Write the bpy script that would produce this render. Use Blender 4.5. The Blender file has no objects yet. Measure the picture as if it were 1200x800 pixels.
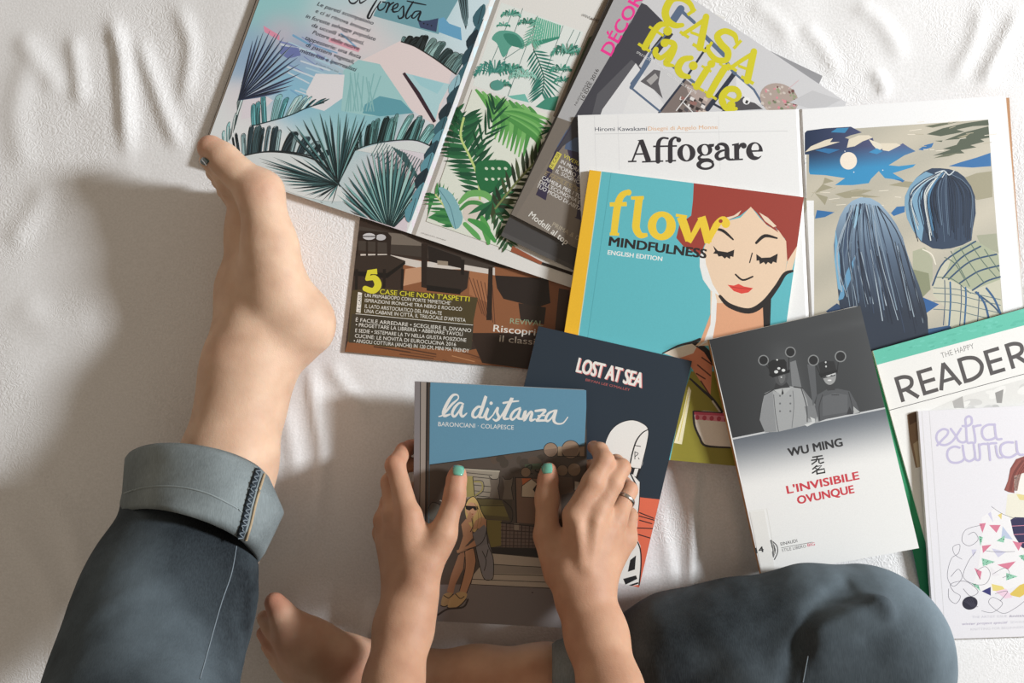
import bpy, bmesh, math, random
import numpy as np
from mathutils import Vector
from mathutils.geometry import delaunay_2d_cdt
from mathutils.bvhtree import BVHTree

# ---------------------------------------------------------------- camera, light, exposure
C = bpy.context.scene.collection
SC = bpy.context.scene
H = 0.95                      # camera height above the bedspread (m)
S = 0.00085                   # metres per photo pixel at bedspread level

cam_d = bpy.data.cameras.new('camera')
cam = bpy.data.objects.new('camera', cam_d); C.objects.link(cam)
cam.location = (0, 0, H)
cam_d.sensor_fit = 'HORIZONTAL'; cam_d.sensor_width = 36.0
cam_d.lens = 36.0 * H / (1200 * S)
cam_d.clip_start = 0.01
SC.camera = cam

world = bpy.data.worlds.new('room_light'); SC.world = world
world.use_nodes = True
bg = world.node_tree.nodes['Background']
bg.inputs[0].default_value = (1.0, 0.84, 0.66, 1)
bg.inputs[1].default_value = 0.30

sun_d = bpy.data.lights.new('window_light', 'AREA')
sun_d.shape = 'RECTANGLE'; sun_d.size = 0.46; sun_d.size_y = 0.54
sun_d.energy = 158; sun_d.color = (0.935, 0.975, 1.0)
sun = bpy.data.objects.new('window_light', sun_d); C.objects.link(sun)
AZ, EL, DIST = math.radians(11), math.radians(27.5), 3.3
sun.location = (DIST*math.cos(EL)*math.cos(AZ)+0.05, DIST*math.cos(EL)*math.sin(AZ), DIST*math.sin(EL))
sun.rotation_euler = (Vector((0.05, 0, 0))-sun.location).to_track_quat('-Z', 'Y').to_euler()

SC.view_settings.view_transform = 'Standard'
SC.view_settings.look = 'None'
SC.view_settings.gamma = 1.0
SC.view_settings.exposure = 0.0
SC.view_settings.use_curve_mapping = False

# ---------------------------------------------------------------- helpers
def P(px, py, z=0.0):
    """photo pixel + height -> world"""
    k = S*(H-z)/H
    return ((px-600)*k, (400-py)*k, z)

def lin(c):
    c = c/255.0
    return c/12.92 if c <= 0.04045 else ((c+0.055)/1.055)**2.4
def rgb(c, k=1.0):
    return (lin(c[0])*k, lin(c[1])*k, lin(c[2])*k, 1.0)

def node_mat(name, rough=0.5, spec=0.5):
    m = bpy.data.materials.new(name); m.use_nodes = True
    nt = m.node_tree; b = nt.nodes['Principled BSDF']
    b.inputs['Roughness'].default_value = rough
    b.inputs['Specular IOR Level'].default_value = spec
    return m, nt, b
def N(nt, typ, **kw):
    n = nt.nodes.new(typ)
    for k, v in kw.items():
        if k in n.inputs: n.inputs[k].default_value = v
        else: setattr(n, k, v)
    return n
def ramp(nt, stops):
    r = nt.nodes.new('ShaderNodeValToRGB'); e = r.color_ramp.elements
    while len(e) < len(stops): e.new(0.5)
    for i, (p, c) in enumerate(stops):
        e[i].position = p; e[i].color = c
    return r

def print_mat(name, rough, spec, bump=0.02):
    m, nt, b = node_mat(name, rough, spec)
    a = N(nt, 'ShaderNodeAttribute', attribute_name='Col')
    tc = N(nt, 'ShaderNodeTexCoord')
    no = N(nt, 'ShaderNodeTexNoise', Scale=900.0, Detail=2.0)
    nt.links.new(tc.outputs['Object'], no.inputs['Vector'])
    mr = N(nt, 'ShaderNodeMapRange'); mr.inputs[3].default_value = 0.93; mr.inputs[4].default_value = 1.05
    nt.links.new(no.outputs['Fac'], mr.inputs[0])
    mx = N(nt, 'ShaderNodeMix', data_type='RGBA', blend_type='MULTIPLY'); mx.inputs[0].default_value = 1.0
    nt.links.new(a.outputs['Color'], mx.inputs[6]); nt.links.new(mr.outputs[0], mx.inputs[7])
    nt.links.new(mx.outputs[2], b.inputs['Base Color'])
    bp = N(nt, 'ShaderNodeBump', Strength=bump, Distance=0.001)
    nt.links.new(no.outputs['Fac'], bp.inputs['Height']); nt.links.new(bp.outputs[0], b.inputs['Normal'])
    return m
M_MATTE = print_mat('printed_matte_paper', 0.62, 0.35)
M_GLOSS = print_mat('printed_glossy_paper', 0.34, 0.5, 0.01)
M_CARD = print_mat('printed_laminated_card', 0.42, 0.45, 0.01)

def pages_mat():
    m, nt, b = node_mat('page_edges', 0.8, 0.2)
    tc = N(nt, 'ShaderNodeTexCoord')
    mp = N(nt, 'ShaderNodeMapping'); mp.inputs['Scale'].default_value = (3, 3, 2600)
    no = N(nt, 'ShaderNodeTexNoise', Scale=1.0, Detail=3.0)
    a = N(nt, 'ShaderNodeAttribute', attribute_name='Col')
    r = ramp(nt, [(0.3, (0.55, 0.54, 0.52, 1)), (0.65, (1, 1, 1, 1))])
    mx = N(nt, 'ShaderNodeMix', data_type='RGBA', blend_type='MULTIPLY'); mx.inputs[0].default_value = 1.0
    nt.links.new(tc.outputs['Object'], mp.inputs[0]); nt.links.new(mp.outputs[0], no.inputs['Vector'])
    nt.links.new(no.outputs['Fac'], r.inputs[0]); nt.links.new(a.outputs['Color'], mx.inputs[6])
    nt.links.new(r.outputs[0], mx.inputs[7]); nt.links.new(mx.outputs[2], b.inputs['Base Color'])
    return m
M_PAGES = pages_mat()

def link_mesh(name, verts, faces, cols, mat, parent=None, smooth=False):
    me = bpy.data.meshes.new(name)
    v = np.asarray(verts, dtype=np.float64)
    if parent is not None: v = v - np.array(parent_loc(parent))
    me.from_pydata([tuple(x) for x in v], [], [tuple(f) for f in faces])
    if cols is not None:
        at = me.color_attributes.new('Col', 'FLOAT_COLOR', 'POINT')
        at.data.foreach_set('color', np.asarray(cols, dtype=np.float32).ravel())
    me.materials.append(mat)
    if smooth: me.polygons.foreach_set('use_smooth', [True]*len(me.polygons))
    me.update()
    o = bpy.data.objects.new(name, me); C.objects.link(o)
    if parent is not None: o.parent = parent
    return o
def parent_loc(p):
    l = Vector((0, 0, 0))
    while p is not None: l = l + p.location; p = p.parent
    return l
def thing(name, label, cat, loc, group=None):
    o = bpy.data.objects.new(name, None); C.objects.link(o)
    o.empty_display_size = 0.02; o.location = loc
    o['label'] = label; o['category'] = cat
    if group: o['group'] = group
    return o

# ---- crop coordinates -> photo pixels
def K(ox, oy, s):
    def f(*pts):
        out = []
        for p in pts:
            if len(p) == 2: out.append((ox+p[0]/s, oy+p[1]/s))
            else: out.append((ox+p[0]/s, oy+p[1]/s, p[2]/s))
        return out
    return f

def catmull(pts, n=6, closed=False):
    pts = [np.array(p, float) for p in pts]
    if len(pts) < 3 and not closed: return pts
    out = []; L = len(pts)
    for i in range(L if closed else L-1):
        if closed: p0, p1, p2, p3 = pts[i-1], pts[i], pts[(i+1) % L], pts[(i+2) % L]
        else: p0, p1, p2, p3 = pts[max(i-1, 0)], pts[i], pts[i+1], pts[min(i+2, L-1)]
        for k in range(n):
            t = k/n
            out.append(0.5*((2*p1)+(-p0+p2)*t+(2*p0-5*p1+4*p2-p3)*t*t+(-p0+3*p1-3*p2+p3)*t**3))
    if not closed: out.append(pts[-1])
    return out

def tri_poly(poly, step=None):
    """triangulate a px polygon; step adds interior grid points"""
    pts = [Vector((float(p[0]), float(p[1]))) for p in poly]
    n = len(pts)
    if step:
        dense = []
        for i in range(n):
            a, b = pts[i], pts[(i+1) % n]
            k = max(1, int((b-a).length/step))
            for j in range(k): dense.append(a.lerp(b, j/k))
        pts = dense; n = len(pts)
    edges = [(i, (i+1) % n) for i in range(n)]
    allp = list(pts)
    if step:
        A = np.array([(p.x, p.y) for p in pts])
        xs = np.arange(A[:, 0].min()+step/2, A[:, 0].max(), step)
        ys = np.arange(A[:, 1].min()+step/2, A[:, 1].max(), step)
        if len(xs) and len(ys):
            G = np.stack(np.meshgrid(xs, ys), -1).reshape(-1, 2)
            ins = np.zeros(len(G), bool); dmin = np.full(len(G), 1e9)
            for i in range(n):
                x1, y1 = A[i]; x2, y2 = A[(i+1) % n]
                c = ((y1 > G[:, 1]) != (y2 > G[:, 1]))
                with np.errstate(divide='ignore', invalid='ignore'):
                    xi = (x2-x1)*(G[:, 1]-y1)/(y2-y1)+x1
                ins ^= c & (G[:, 0] < xi)
                dmin = np.minimum(dmin, np.hypot(G[:, 0]-x1, G[:, 1]-y1))
            for g in G[ins & (dmin > step*0.35)]: allp.append(Vector((g[0], g[1])))
    r = delaunay_2d_cdt(allp, edges, [], 1, 1e-6)
    return [(p.x, p.y) for p in r[0]], [tuple(f) for f in r[2]]

_TEXT = {}
_CAP = {}
def text_mesh(s, bold=0.0, shear=0.0, spacing=1.0):
    key = (s, bold, shear, spacing)
    if key in _TEXT: return _TEXT[key]
    cu = bpy.data.curves.new('tmp_text', 'FONT')
    cu.body = s; cu.size = 1.0; cu.offset = bold; cu.shear = shear; cu.space_character = spacing
    cu.fill_mode = 'BOTH'; cu.dimensions = '2D'; cu.resolution_u = 3
    o = bpy.data.objects.new('tmp_text', cu); C.objects.link(o)
    dg = bpy.context.evaluated_depsgraph_get(); dg.update()
    me = bpy.data.meshes.new_from_object(o.evaluated_get(dg))
    v = [(x.co.x, x.co.y) for x in me.vertices]; f = [tuple(p.vertices) for p in me.polygons]
    bpy.data.objects.remove(o); bpy.data.curves.remove(cu); bpy.data.meshes.remove(me)
    _TEXT[key] = (v, f)
    return _TEXT[key]
def cap_h():
    if 'c' not in _CAP:
        v, f = text_mesh('H'); _CAP['c'] = max(p[1] for p in v)
    return _CAP['c']

def _side(a, b, p): return (b[0]-a[0])*(p[1]-a[1])-(b[1]-a[1])*(p[0]-a[0])
def in_convex(q, p):
    return all(_side(q[i], q[(i+1) % len(q)], p) >= -0.02 for i in range(len(q)))
def clip_poly(pts, q):
    """Sutherland-Hodgman against a convex outline given clockwise on screen (TL, TR, BR, BL)"""
    out = [(float(p[0]), float(p[1])) for p in pts]
    for i in range(len(q)):
        a, b = q[i], q[(i+1) % len(q)]; src = out; out = []
        for j in range(len(src)):
            p, r = src[j], src[(j+1) % len(src)]; sp, sr = _side(a, b, p), _side(a, b, r)
            if sp >= 0: out.append(p)
            if (sp >= 0) != (sr >= 0):
                t = sp/(sp-sr); out.append((p[0]+(r[0]-p[0])*t, p[1]+(r[1]-p[1])*t))
        if not out: return []
    res = []
    for p in out:
        if not res or math.dist(p, res[-1]) > 1e-4: res.append(p)
    if len(res) > 1 and math.dist(res[0], res[-1]) < 1e-4: res.pop()
    return res

class Art:
    """a printed sheet: slab + ink shapes, in photo pixels, lying on the surface zf(px,py)"""
    def __init__(self, zf, curved=None, dz=0.0):
        self.dz = dz
        self.zf = zf; self.v = []; self.f = []; self.c = []
        self.lift = 1e-5; self.curved = curved; self.clip = None; self.occ = {}
    def _add(self, pts, faces, cols, lift, inc=0.0):
        b = len(self.v)
        if lift is None:        # ink goes just above whatever ink is already under it
            cells = set()
            for f in faces:
                xs = [pts[i][0] for i in f]; ys = [pts[i][1] for i in f]
                for i in range(int(min(xs)//3), int(max(xs)//3)+1):
                    for j in range(int(min(ys)//3), int(max(ys)//3)+1): cells.add((i, j))
            lift = max([self.occ.get(c, 1e-5) for c in cells] or [1e-5])+1.6e-6
            top = lift+inc*len(pts)
            for c in cells: self.occ[c] = top
            self.lift = max(self.lift, top)
        for i, p in enumerate(pts):
            x, y, z = P(p[0], p[1], self.zf(p[0], p[1]))
            self.v.append((x, y, z+lift+inc*i+self.dz))
        self.c.extend(cols)
        for f in faces:
            a = [pts[i] for i in f]
            ar = sum(a[i][0]*a[(i+1) % len(a)][1]-a[(i+1) % len(a)][0]*a[i][1] for i in range(len(a)))
            self.f.append(tuple(b+i for i in (f if ar < 0 else reversed(f))))
    def slab(self, poly, t, col, step=None, edge=None):
        pts, faces = tri_poly(poly, step or self.curved)
        col4 = rgb(col)
        self._add(pts, faces, [col4]*len(pts), 0)
        n = len(pts); b = len(self.v)-n
        ec = rgb(edge or col)
        # boundary edges
        cnt = {}
        for f in faces:
            for i in range(len(f)):
                e = (f[i], f[(i+1) % len(f)]); cnt.setdefault(tuple(sorted(e)), []).append(e)
        low = len(self.v)
        for i in range(n):
            x, y, z = self.v[b+i]; self.v.append((x, y, z-t)); self.c.append(ec)
        for fi in range(len(faces)):
            f = self.f[len(self.f)-len(faces)+fi] if False else None
        top = self.f[-len(faces):]
        for f in top: self.f.append(tuple(low+(i-b) for i in reversed(f)))
        for f in top:
            for i in range(len(f)):
                a, c2 = f[i], f[(i+1) % len(f)]
                if len(cnt.get(tuple(sorted((a-b, c2-b))), [])) == 1:
                    k = len(self.v)
                    for q in (a, c2): self.v.append(self.v[q]); self.c.append(ec)
                    for q in (c2, a): self.v.append(self.v[low+q-b]); self.c.append(ec)
                    self.f.append((k+1, k, k+3, k+2))
        return self
    def nl(self):
        return None
    def poly(self, pts, col, step=None, smooth=0):
        if smooth: pts = catmull(pts, smooth, True)
        if self.clip: pts = clip_poly(pts, self.clip)
        if len(pts) < 3: return
        try: v, f = tri_poly(pts, step or self.curved)
        except Exception: return
        if callable(col): cols = [rgb(col(p[0], p[1])) for p in v]
        else: cols = [rgb(col)]*len(v)
        self._add(v, f, cols, self.nl())
    def ell(self, c, rx, ry, col, rot=0, n=28):
        r = math.radians(rot); pts = []
        for i in range(n):
            a = 2*math.pi*i/n; x = rx*math.cos(a); y = ry*math.sin(a)
            pts.append((c[0]+x*math.cos(r)-y*math.sin(r), c[1]+x*math.sin(r)+y*math.cos(r)))
        self.poly(pts, col)
    def line(self, pts, w, col, smooth=5, cap=True, taper=False, jit=None):
        q = [np.array([p[0], p[1], p[2] if len(p) > 2 else w], float) for p in pts]
        if smooth and len(q) > 2: q = catmull(q, smooth)
        elif self.curved and len(q) == 2:
            L = math.hypot(*(q[1]-q[0])[:2]); k = max(1, int(L/self.curved))
            q = [q[0]+(q[1]-q[0])*i/k for i in range(k+1)]
        n = len(q); V = []; F = []
        for i in range(n):
            a = q[max(i-1, 0)]; b = q[min(i+1, n-1)]
            d = b[:2]-a[:2]; L = np.hypot(*d) or 1.0; d = d/L
            hw = max(q[i][2], 0.05)/2
            if taper: hw *= (1-0.9*i/(n-1))
            nn = np.array([-d[1], d[0]])*hw
            V.append(tuple(q[i][:2]+nn)); V.append(tuple(q[i][:2]-nn))
        for i in range(n-1): F.append((2*i, 2*i+1, 2*i+3, 2*i+2))
        if cap and not taper:
            for end in (0, n-1):
                o = q[end][:2]; a = q[min(end+1, n-1)] if end == 0 else q[end-1]
                d = o-a[:2]; th = math.atan2(d[1], d[0]); r = q[end][2]/2
                b0 = len(V); V.append(tuple(o))
                for k in range(7):
                    t = th-math.pi/2+math.pi*k/6; V.append((o[0]+r*math.cos(t), o[1]+r*math.sin(t)))
                for k in range(6): F.append((b0, b0+1+k, b0+2+k))
        if self.clip:
            G = []; n0 = len(V)
            for f in F:
                if all(in_convex(self.clip, V[i]) for i in f): G.append(f); continue
                c = clip_poly([V[i] for i in f], self.clip)
                if len(c) > 2: G.append(tuple(range(len(V), len(V)+len(c)))); V.extend(c)
            F = G
        if F: self._add(V, F, [rgb(col)]*len(V), None, 1.5e-7 if len(q) > 8 else 0.0)
    def lines(self, strokes, col, w=1.0, **kw):
        for s in strokes: self.line(s, w, col, **kw)
    def text(self, s, p0, p1, h, col, bold=0.0, shear=0.0, spacing=1.0, up=None):
        v, f = text_mesh(s, min(bold, 0.0), shear, spacing)
        if not v: return
        x0 = min(p[0] for p in v); x1 = max(p[0] for p in v)
        d = np.array([p1[0]-p0[0], p1[1]-p0[1]], float); L = np.hypot(*d)
        u = np.array([d[1], -d[0]])/L if up is None else np.array(up, float)
        k = h/cap_h()
        pts = [tuple(np.array(p0)+d*((p[0]-x0)/(x1-x0))+u*(p[1]*k)) for p in v]
        e = bold*k*0.5; dn = d/L           # heavier weights: overprinted copies
        sh = [(0, 0)] if e < 0.05 else ([(-e, 0), (e, 0)] if bold < 0.03 else [(-e, -e*.5), (e, -e*.5), (-e, e*.5), (e, e*.5)])
        for sx, sy in sh:
            self._add([(p[0]+dn[0]*sx+u[0]*sy, p[1]+dn[1]*sx+u[1]*sy) for p in pts], f, [rgb(col)]*len(pts), self.nl())
    def fan(self, base, tips, w, col, cw=1.0):
        for i, t in enumerate(tips):
            c = col[i % len(col)] if isinstance(col, list) else col
            m = ((base[0]*0.45+t[0]*0.55), (base[1]*0.45+t[1]*0.55))
            self.line([(base[0], base[1], w*0.35), (m[0], m[1], w), (t[0], t[1], 0.1)], w, c, smooth=3, cap=False)
    def pinnate(self, spine, length, n, w, col, ang=55, stem=None, both=True, frm=0.08, curve=0.0):
        sp = catmull(spine, 10)
        for i in range(n):
            t = frm+(1-frm)*i/(n-1); k = min(int(t*(len(sp)-1)), len(sp)-2)
            p = sp[k]; d = sp[k+1]-sp[k]; th = math.atan2(d[1], d[0])
            l = length*(0.35+0.65*math.sin(math.pi*min(1, 0.12+0.8*(1-t*0.93))))
            for sgn in ((1, -1) if both else (1,)):
                a = th+sgn*math.radians(ang*(1-0.35*t))
                m = (p[0]+0.5*l*math.cos(a), p[1]+0.5*l*math.sin(a))
                a2 = a+sgn*curve
                e = (m[0]+0.5*l*math.cos(a2), m[1]+0.5*l*math.sin(a2))
                c = col[(i+(sgn > 0)) % len(col)] if isinstance(col, list) else col
                self.line([(p[0], p[1], w*0.5), (m[0], m[1], w), (e[0], e[1], 0.1)], w, c, smooth=3, cap=False)
        if stem: self.line([tuple(q) for q in spine], w*0.5, stem, cap=False)
    def banana(self, mid, lens, dirs, n, cols, rib=None, gap=0.06, rnd=None):
        """torn leaf: blades standing off one side of a midrib"""
        R = rnd or random.Random(5)
        sp = catmull(mid, 12)
        for i in range(n):
            t0 = i/n; t1 = (i+1-(gap*5 if R.random() < 0.22 else 0))/n
            a = sp[int(t0*(len(sp)-1))]; b = sp[int(t1*(len(sp)-1))]
            tm = (t0+t1)/2
            L = np.interp(tm, np.linspace(0, 1, len(lens)), lens)*R.uniform(0.86, 1.1)
            dx = np.interp(tm, np.linspace(0, 1, len(dirs)), [q[0] for q in dirs])
            dy = np.interp(tm, np.linspace(0, 1, len(dirs)), [q[1] for q in dirs])
            d = np.array([dx, dy])/math.hypot(dx, dy)
            e = np.array([-d[1], d[0]])*L*0.12*R.uniform(-1, 1)
            c = cols[R.randrange(len(cols))]
            lean = (b-a)*(0.7+R.uniform(-0.15, 0.25))
            pts = [a, b, b+d*L*0.5+e*0.4+lean*.35, b+d*L*0.88+e+lean*.8, b*0.5+a*0.5+d*L*1.02+e+lean*1.15, a+d*L*0.95+e+lean*.85, a+d*L*0.5+e*0.4+lean*.3]
            self.poly(pts, c)
            drk = tuple(x*0.4 for x in c)
            for q in range(4):
                f0 = (q+0.7)/4.4; s0 = a+(b-a)*f0; ll = L*R.uniform(0.55, 0.93)
                self.line([tuple(s0), tuple(s0+d*ll*0.5+e*0.4+lean*.3), tuple(s0+d*ll+e+lean*.8)], R.choice([0.5, 0.8, 0.6]), drk if R.random() < .65 else tuple(min(235, x*1.35+20) for x in c), smooth=3, cap=False)
            self.line([tuple(a), tuple(a+d*L*0.5+e*0.4+lean*.3), tuple(a+d*L*0.95+e+lean*.85), tuple(b*0.5+a*0.5+d*L*1.02+e+lean*1.15), tuple(b+d*L*0.88+e+lean*.8)], 0.6, drk, smooth=3, cap=False)
        if rib: self.line([tuple(q) for q in mid], 1.4, rib, cap=False)
    def build(self, name, mat, parent):
        return link_mesh(name, self.v, self.f, self.c, mat, parent)

def plane_fn(quad, z4):
    """exact world plane through (px, py, z mm) points -> z(px,py)"""
    W = np.array([P(q[0], q[1], z*0.001) for q, z in zip(quad, z4)])
    al, be, ga = np.linalg.lstsq(np.c_[W[:, 0], W[:, 1], np.ones(len(W))], W[:, 2], rcond=None)[0]
    def f(x, y, dz=0.0):
        q = (al*(x-600)+be*(400-y))*S
        return float((q+ga)/(1+q/H))
    return f
STACK = []          # (outline px, top surface) of everything already laid down
def inside(q, x, y):
    c = False; n = len(q)
    for i in range(n):
        (x1, y1), (x2, y2) = q[i], q[(i+1) % n]
        if (y1 > y) != (y2 > y) and x < (x2-x1)*(y-y1)/(y2-y1)+x1: c = not c
    return c
def world_plane(al, be, ga):
    def f(x, y):
        q = (al*(x-600)+be*(400-y))*S
        return float((q+ga)/(1+q/H))
    f.co = (al, be, ga)
    return f
def support(quad, zf, t, n=31, margin=0.0009):
    """world x, y, needed underside height over the outline"""
    out = []
    for i in range(n):
        for j in range(n):
            p = quad_pt(quad, 0.5-0.5*math.cos(math.pi*i/(n-1)), 0.5-0.5*math.cos(math.pi*j/(n-1))); x, y, _ = P(p[0], p[1], zf(*p)); need = 0.0006
            for q2, f2 in STACK:
                z2 = max(zf(*p)-t, 0)
                for _ in range(3):
                    k = S*(H-z2)/H; px, py = 600+x/k, 400-y/k; z2 = f2(px, py)
                if inside(q2, px, py): need = max(need, z2+margin)
            out.append((x, y, need))
    return np.array(out)
def rest(quad, t, limit=0.11, margin=0.0009):
    """lay a stiff sheet of thickness t on the pile: the resting plane with the lowest centre -> top surface"""
    zf = plane_fn(quad, [12]*4)
    for it in range(3):
        A = support(quad, zf, t, margin=margin); xc, yc = A[:, 0].mean(), A[:, 1].mean(); X, Y = A[:, 0]-xc, A[:, 1]-yc
        best = (0.0, 0.0); step = 0.04
        cost = lambda a, b: (A[:, 2]-a*X-b*Y).max()+0.0006*(abs(a)+abs(b))
        cur = cost(*best)
        while step > 2e-4:
            imp = False
            for da, db in ((1, 0), (-1, 0), (0, 1), (0, -1), (1, 1), (-1, -1), (1, -1), (-1, 1)):
                c = (max(-limit, min(limit, best[0]+da*step)), max(-limit, min(limit, best[1]+db*step)))
                v = cost(*c)
                if v < cur-1e-7: best, cur, imp = c, v, True
            if not imp: step /= 2
        ga = (A[:, 2]-best[0]*X-best[1]*Y).max()+t
        zf = world_plane(best[0], best[1], ga-best[0]*xc-best[1]*yc)
    return zf
def hinge(quad, zl, gut, t, side):
    """the facing page: turns about the gutter (px line on the plane zl) until it rests on the pile"""
    g0 = P(gut[0][0], gut[0][1], zl(*gut[0])); g1 = P(gut[1][0], gut[1][1], zl(*gut[1]))
    dx, dy = g1[0]-g0[0], g1[1]-g0[1]; L = math.hypot(dx, dy); nx, ny = -dy/L*side, dx/L*side
    al, be, ga = zl.co; zf = zl
    for it in range(3):
        A = support(quad, zf, t); d = (A[:, 0]-g0[0])*nx+(A[:, 1]-g0[1])*ny; m = d > 0.02
        base = al*A[:, 0]+be*A[:, 1]+ga-t
        sl = ((A[:, 2]-base)[m]/d[m]).max()
        zf = world_plane(al+sl*nx, be+sl*ny, ga-sl*(g0[0]*nx+g0[1]*ny))
    return zf

def lerp2(a, b, t): return (a[0]+(b[0]-a[0])*t, a[1]+(b[1]-a[1])*t)
def quad_pt(q, u, v):
    return lerp2(lerp2(q[0], q[1], u), lerp2(q[3], q[2], u), v)
def round_quad(q, r, which=(1, 2)):
    out = []
    for i in range(4):
        p = q[i]
        if i not in which: out.append(p); continue
        a = q[i-1]; b = q[(i+1) % 4]
        la = math.dist(p, a); lb = math.dist(p, b)
        s = lerp2(p, a, r/la); e = lerp2(p, b, r/lb)
        for k in range(5):
            t = k/4
            out.append(((1-t)**2*s[0]+2*t*(1-t)*p[0]+t*t*e[0], (1-t)**2*s[1]+2*t*(1-t)*p[1]+t*t*e[1]))
    return out

def bound(name, label, cat, quad, z4, t, paint, mat, cover=(230, 230, 230), page=(226, 222, 214),
          spine=(230, 230, 230), back=(225, 225, 225), group=None, zf=None, inset=1.0, rnd=0.0, edge=None, back_quad=None, step=None, pieces=None, zmake=None, gap=0.9):
    """a closed magazine / paperback: cover, page_block, back_cover, spine"""
    t *= 0.001
    if z4: zf = plane_fn(quad, z4)
    else:
        zf = rest(quad, t, margin=gap*0.001)
        if zmake: zf = zmake(zf)
    c = quad_pt(quad, 0.5, 0.5); zc = zf(*c)
    loc = P(c[0], c[1], zc); root = thing(name, label, cat, (loc[0], loc[1], zc-t), group)
    A = Art(zf, None)
    outline = round_quad(quad, rnd) if rnd else quad
    for pc in (pieces or [outline]): A.slab(pc, 0.0006, cover, step, edge or cover)
    A.clip = quad
    paint(A)
    STACK.append((quad, (lambda x, y, zf=zf, l=A.lift: zf(x, y)+l)))
    A.build('cover', mat, root)
    if back_quad: STACK.append((back_quad, (lambda x, y, zf=zf: zf(x, y)-t+0.0022)))
    il, wv = inset/200.0, inset/280.0
    q2 = [quad_pt(quad, 0.004, wv), quad_pt(quad, 1-il, wv), quad_pt(quad, 1-il, 1-wv), quad_pt(quad, 0.004, 1-wv)]
    B = Art(zf, dz=-0.00075); B.slab(q2, t-0.0015, page, step); B.build('page_block', M_PAGES, root)
    D = Art(zf, dz=-t+0.0006)
    D.slab(back_quad or (round_quad(quad, rnd) if rnd else quad), 0.0006, back); D.build('back_cover', mat, root)
    E = Art(zf, dz=-0.00062)
    sw = 0.0035
    E.slab([quad_pt(quad, -0.0008, 0), quad_pt(quad, sw, 0), quad_pt(quad, sw, 1), quad_pt(quad, -0.0008, 1)], t-0.00124, spine)
    E.build('spine', mat, root)
    return root, zf
# ---------------------------------------------------------------- floor and bed
def smoothstep(a, b, x):
    t = np.clip((x-a)/(b-a), 0, 1); return t*t*(3-2*t)
def value_noise(X, Y, seed, sc):
    r = np.random.RandomState(seed); G = r.rand(64, 64)
    x = X/sc; y = Y/sc
    i = np.floor(x).astype(int); j = np.floor(y).astype(int); fx = x-i; fy = y-j
    fx = fx*fx*(3-2*fx); fy = fy*fy*(3-2*fy)
    g = lambda a, b: G[a % 64, b % 64]
    return (g(i, j)*(1-fx)+g(i+1, j)*fx)*(1-fy)+(g(i, j+1)*(1-fx)+g(i+1, j+1)*fx)*fy

def make_floor():
    m, nt, b = node_mat('oak_boards', 0.5, 0.4)
    tc = N(nt, 'ShaderNodeTexCoord'); mp = N(nt, 'ShaderNodeMapping'); mp.inputs['Scale'].default_value = (1, 8, 1)
    no = N(nt, 'ShaderNodeTexNoise', Scale=3.0, Detail=6.0)
    r = ramp(nt, [(0.3, rgb((120, 86, 56))), (0.7, rgb((176, 134, 92)))])
    nt.links.new(tc.outputs['Object'], mp.inputs[0]); nt.links.new(mp.outputs[0], no.inputs['Vector'])
    nt.links.new(no.outputs['Fac'], r.inputs[0]); nt.links.new(r.outputs[0], b.inputs['Base Color'])
    s = 2.6; z = -0.52
    v = [(-s, -s, z), (s, -s, z), (s, s, z), (-s, s, z), (-s, -s, z-.05), (s, -s, z-.05), (s, s, z-.05), (-s, s, z-.05)]
    f = [(0, 1, 2, 3), (7, 6, 5, 4), (0, 4, 5, 1), (1, 5, 6, 2), (2, 6, 7, 3), (3, 7, 4, 0)]
    o = link_mesh('floor', v, f, None, m); o['kind'] = 'structure'
make_floor()

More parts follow.
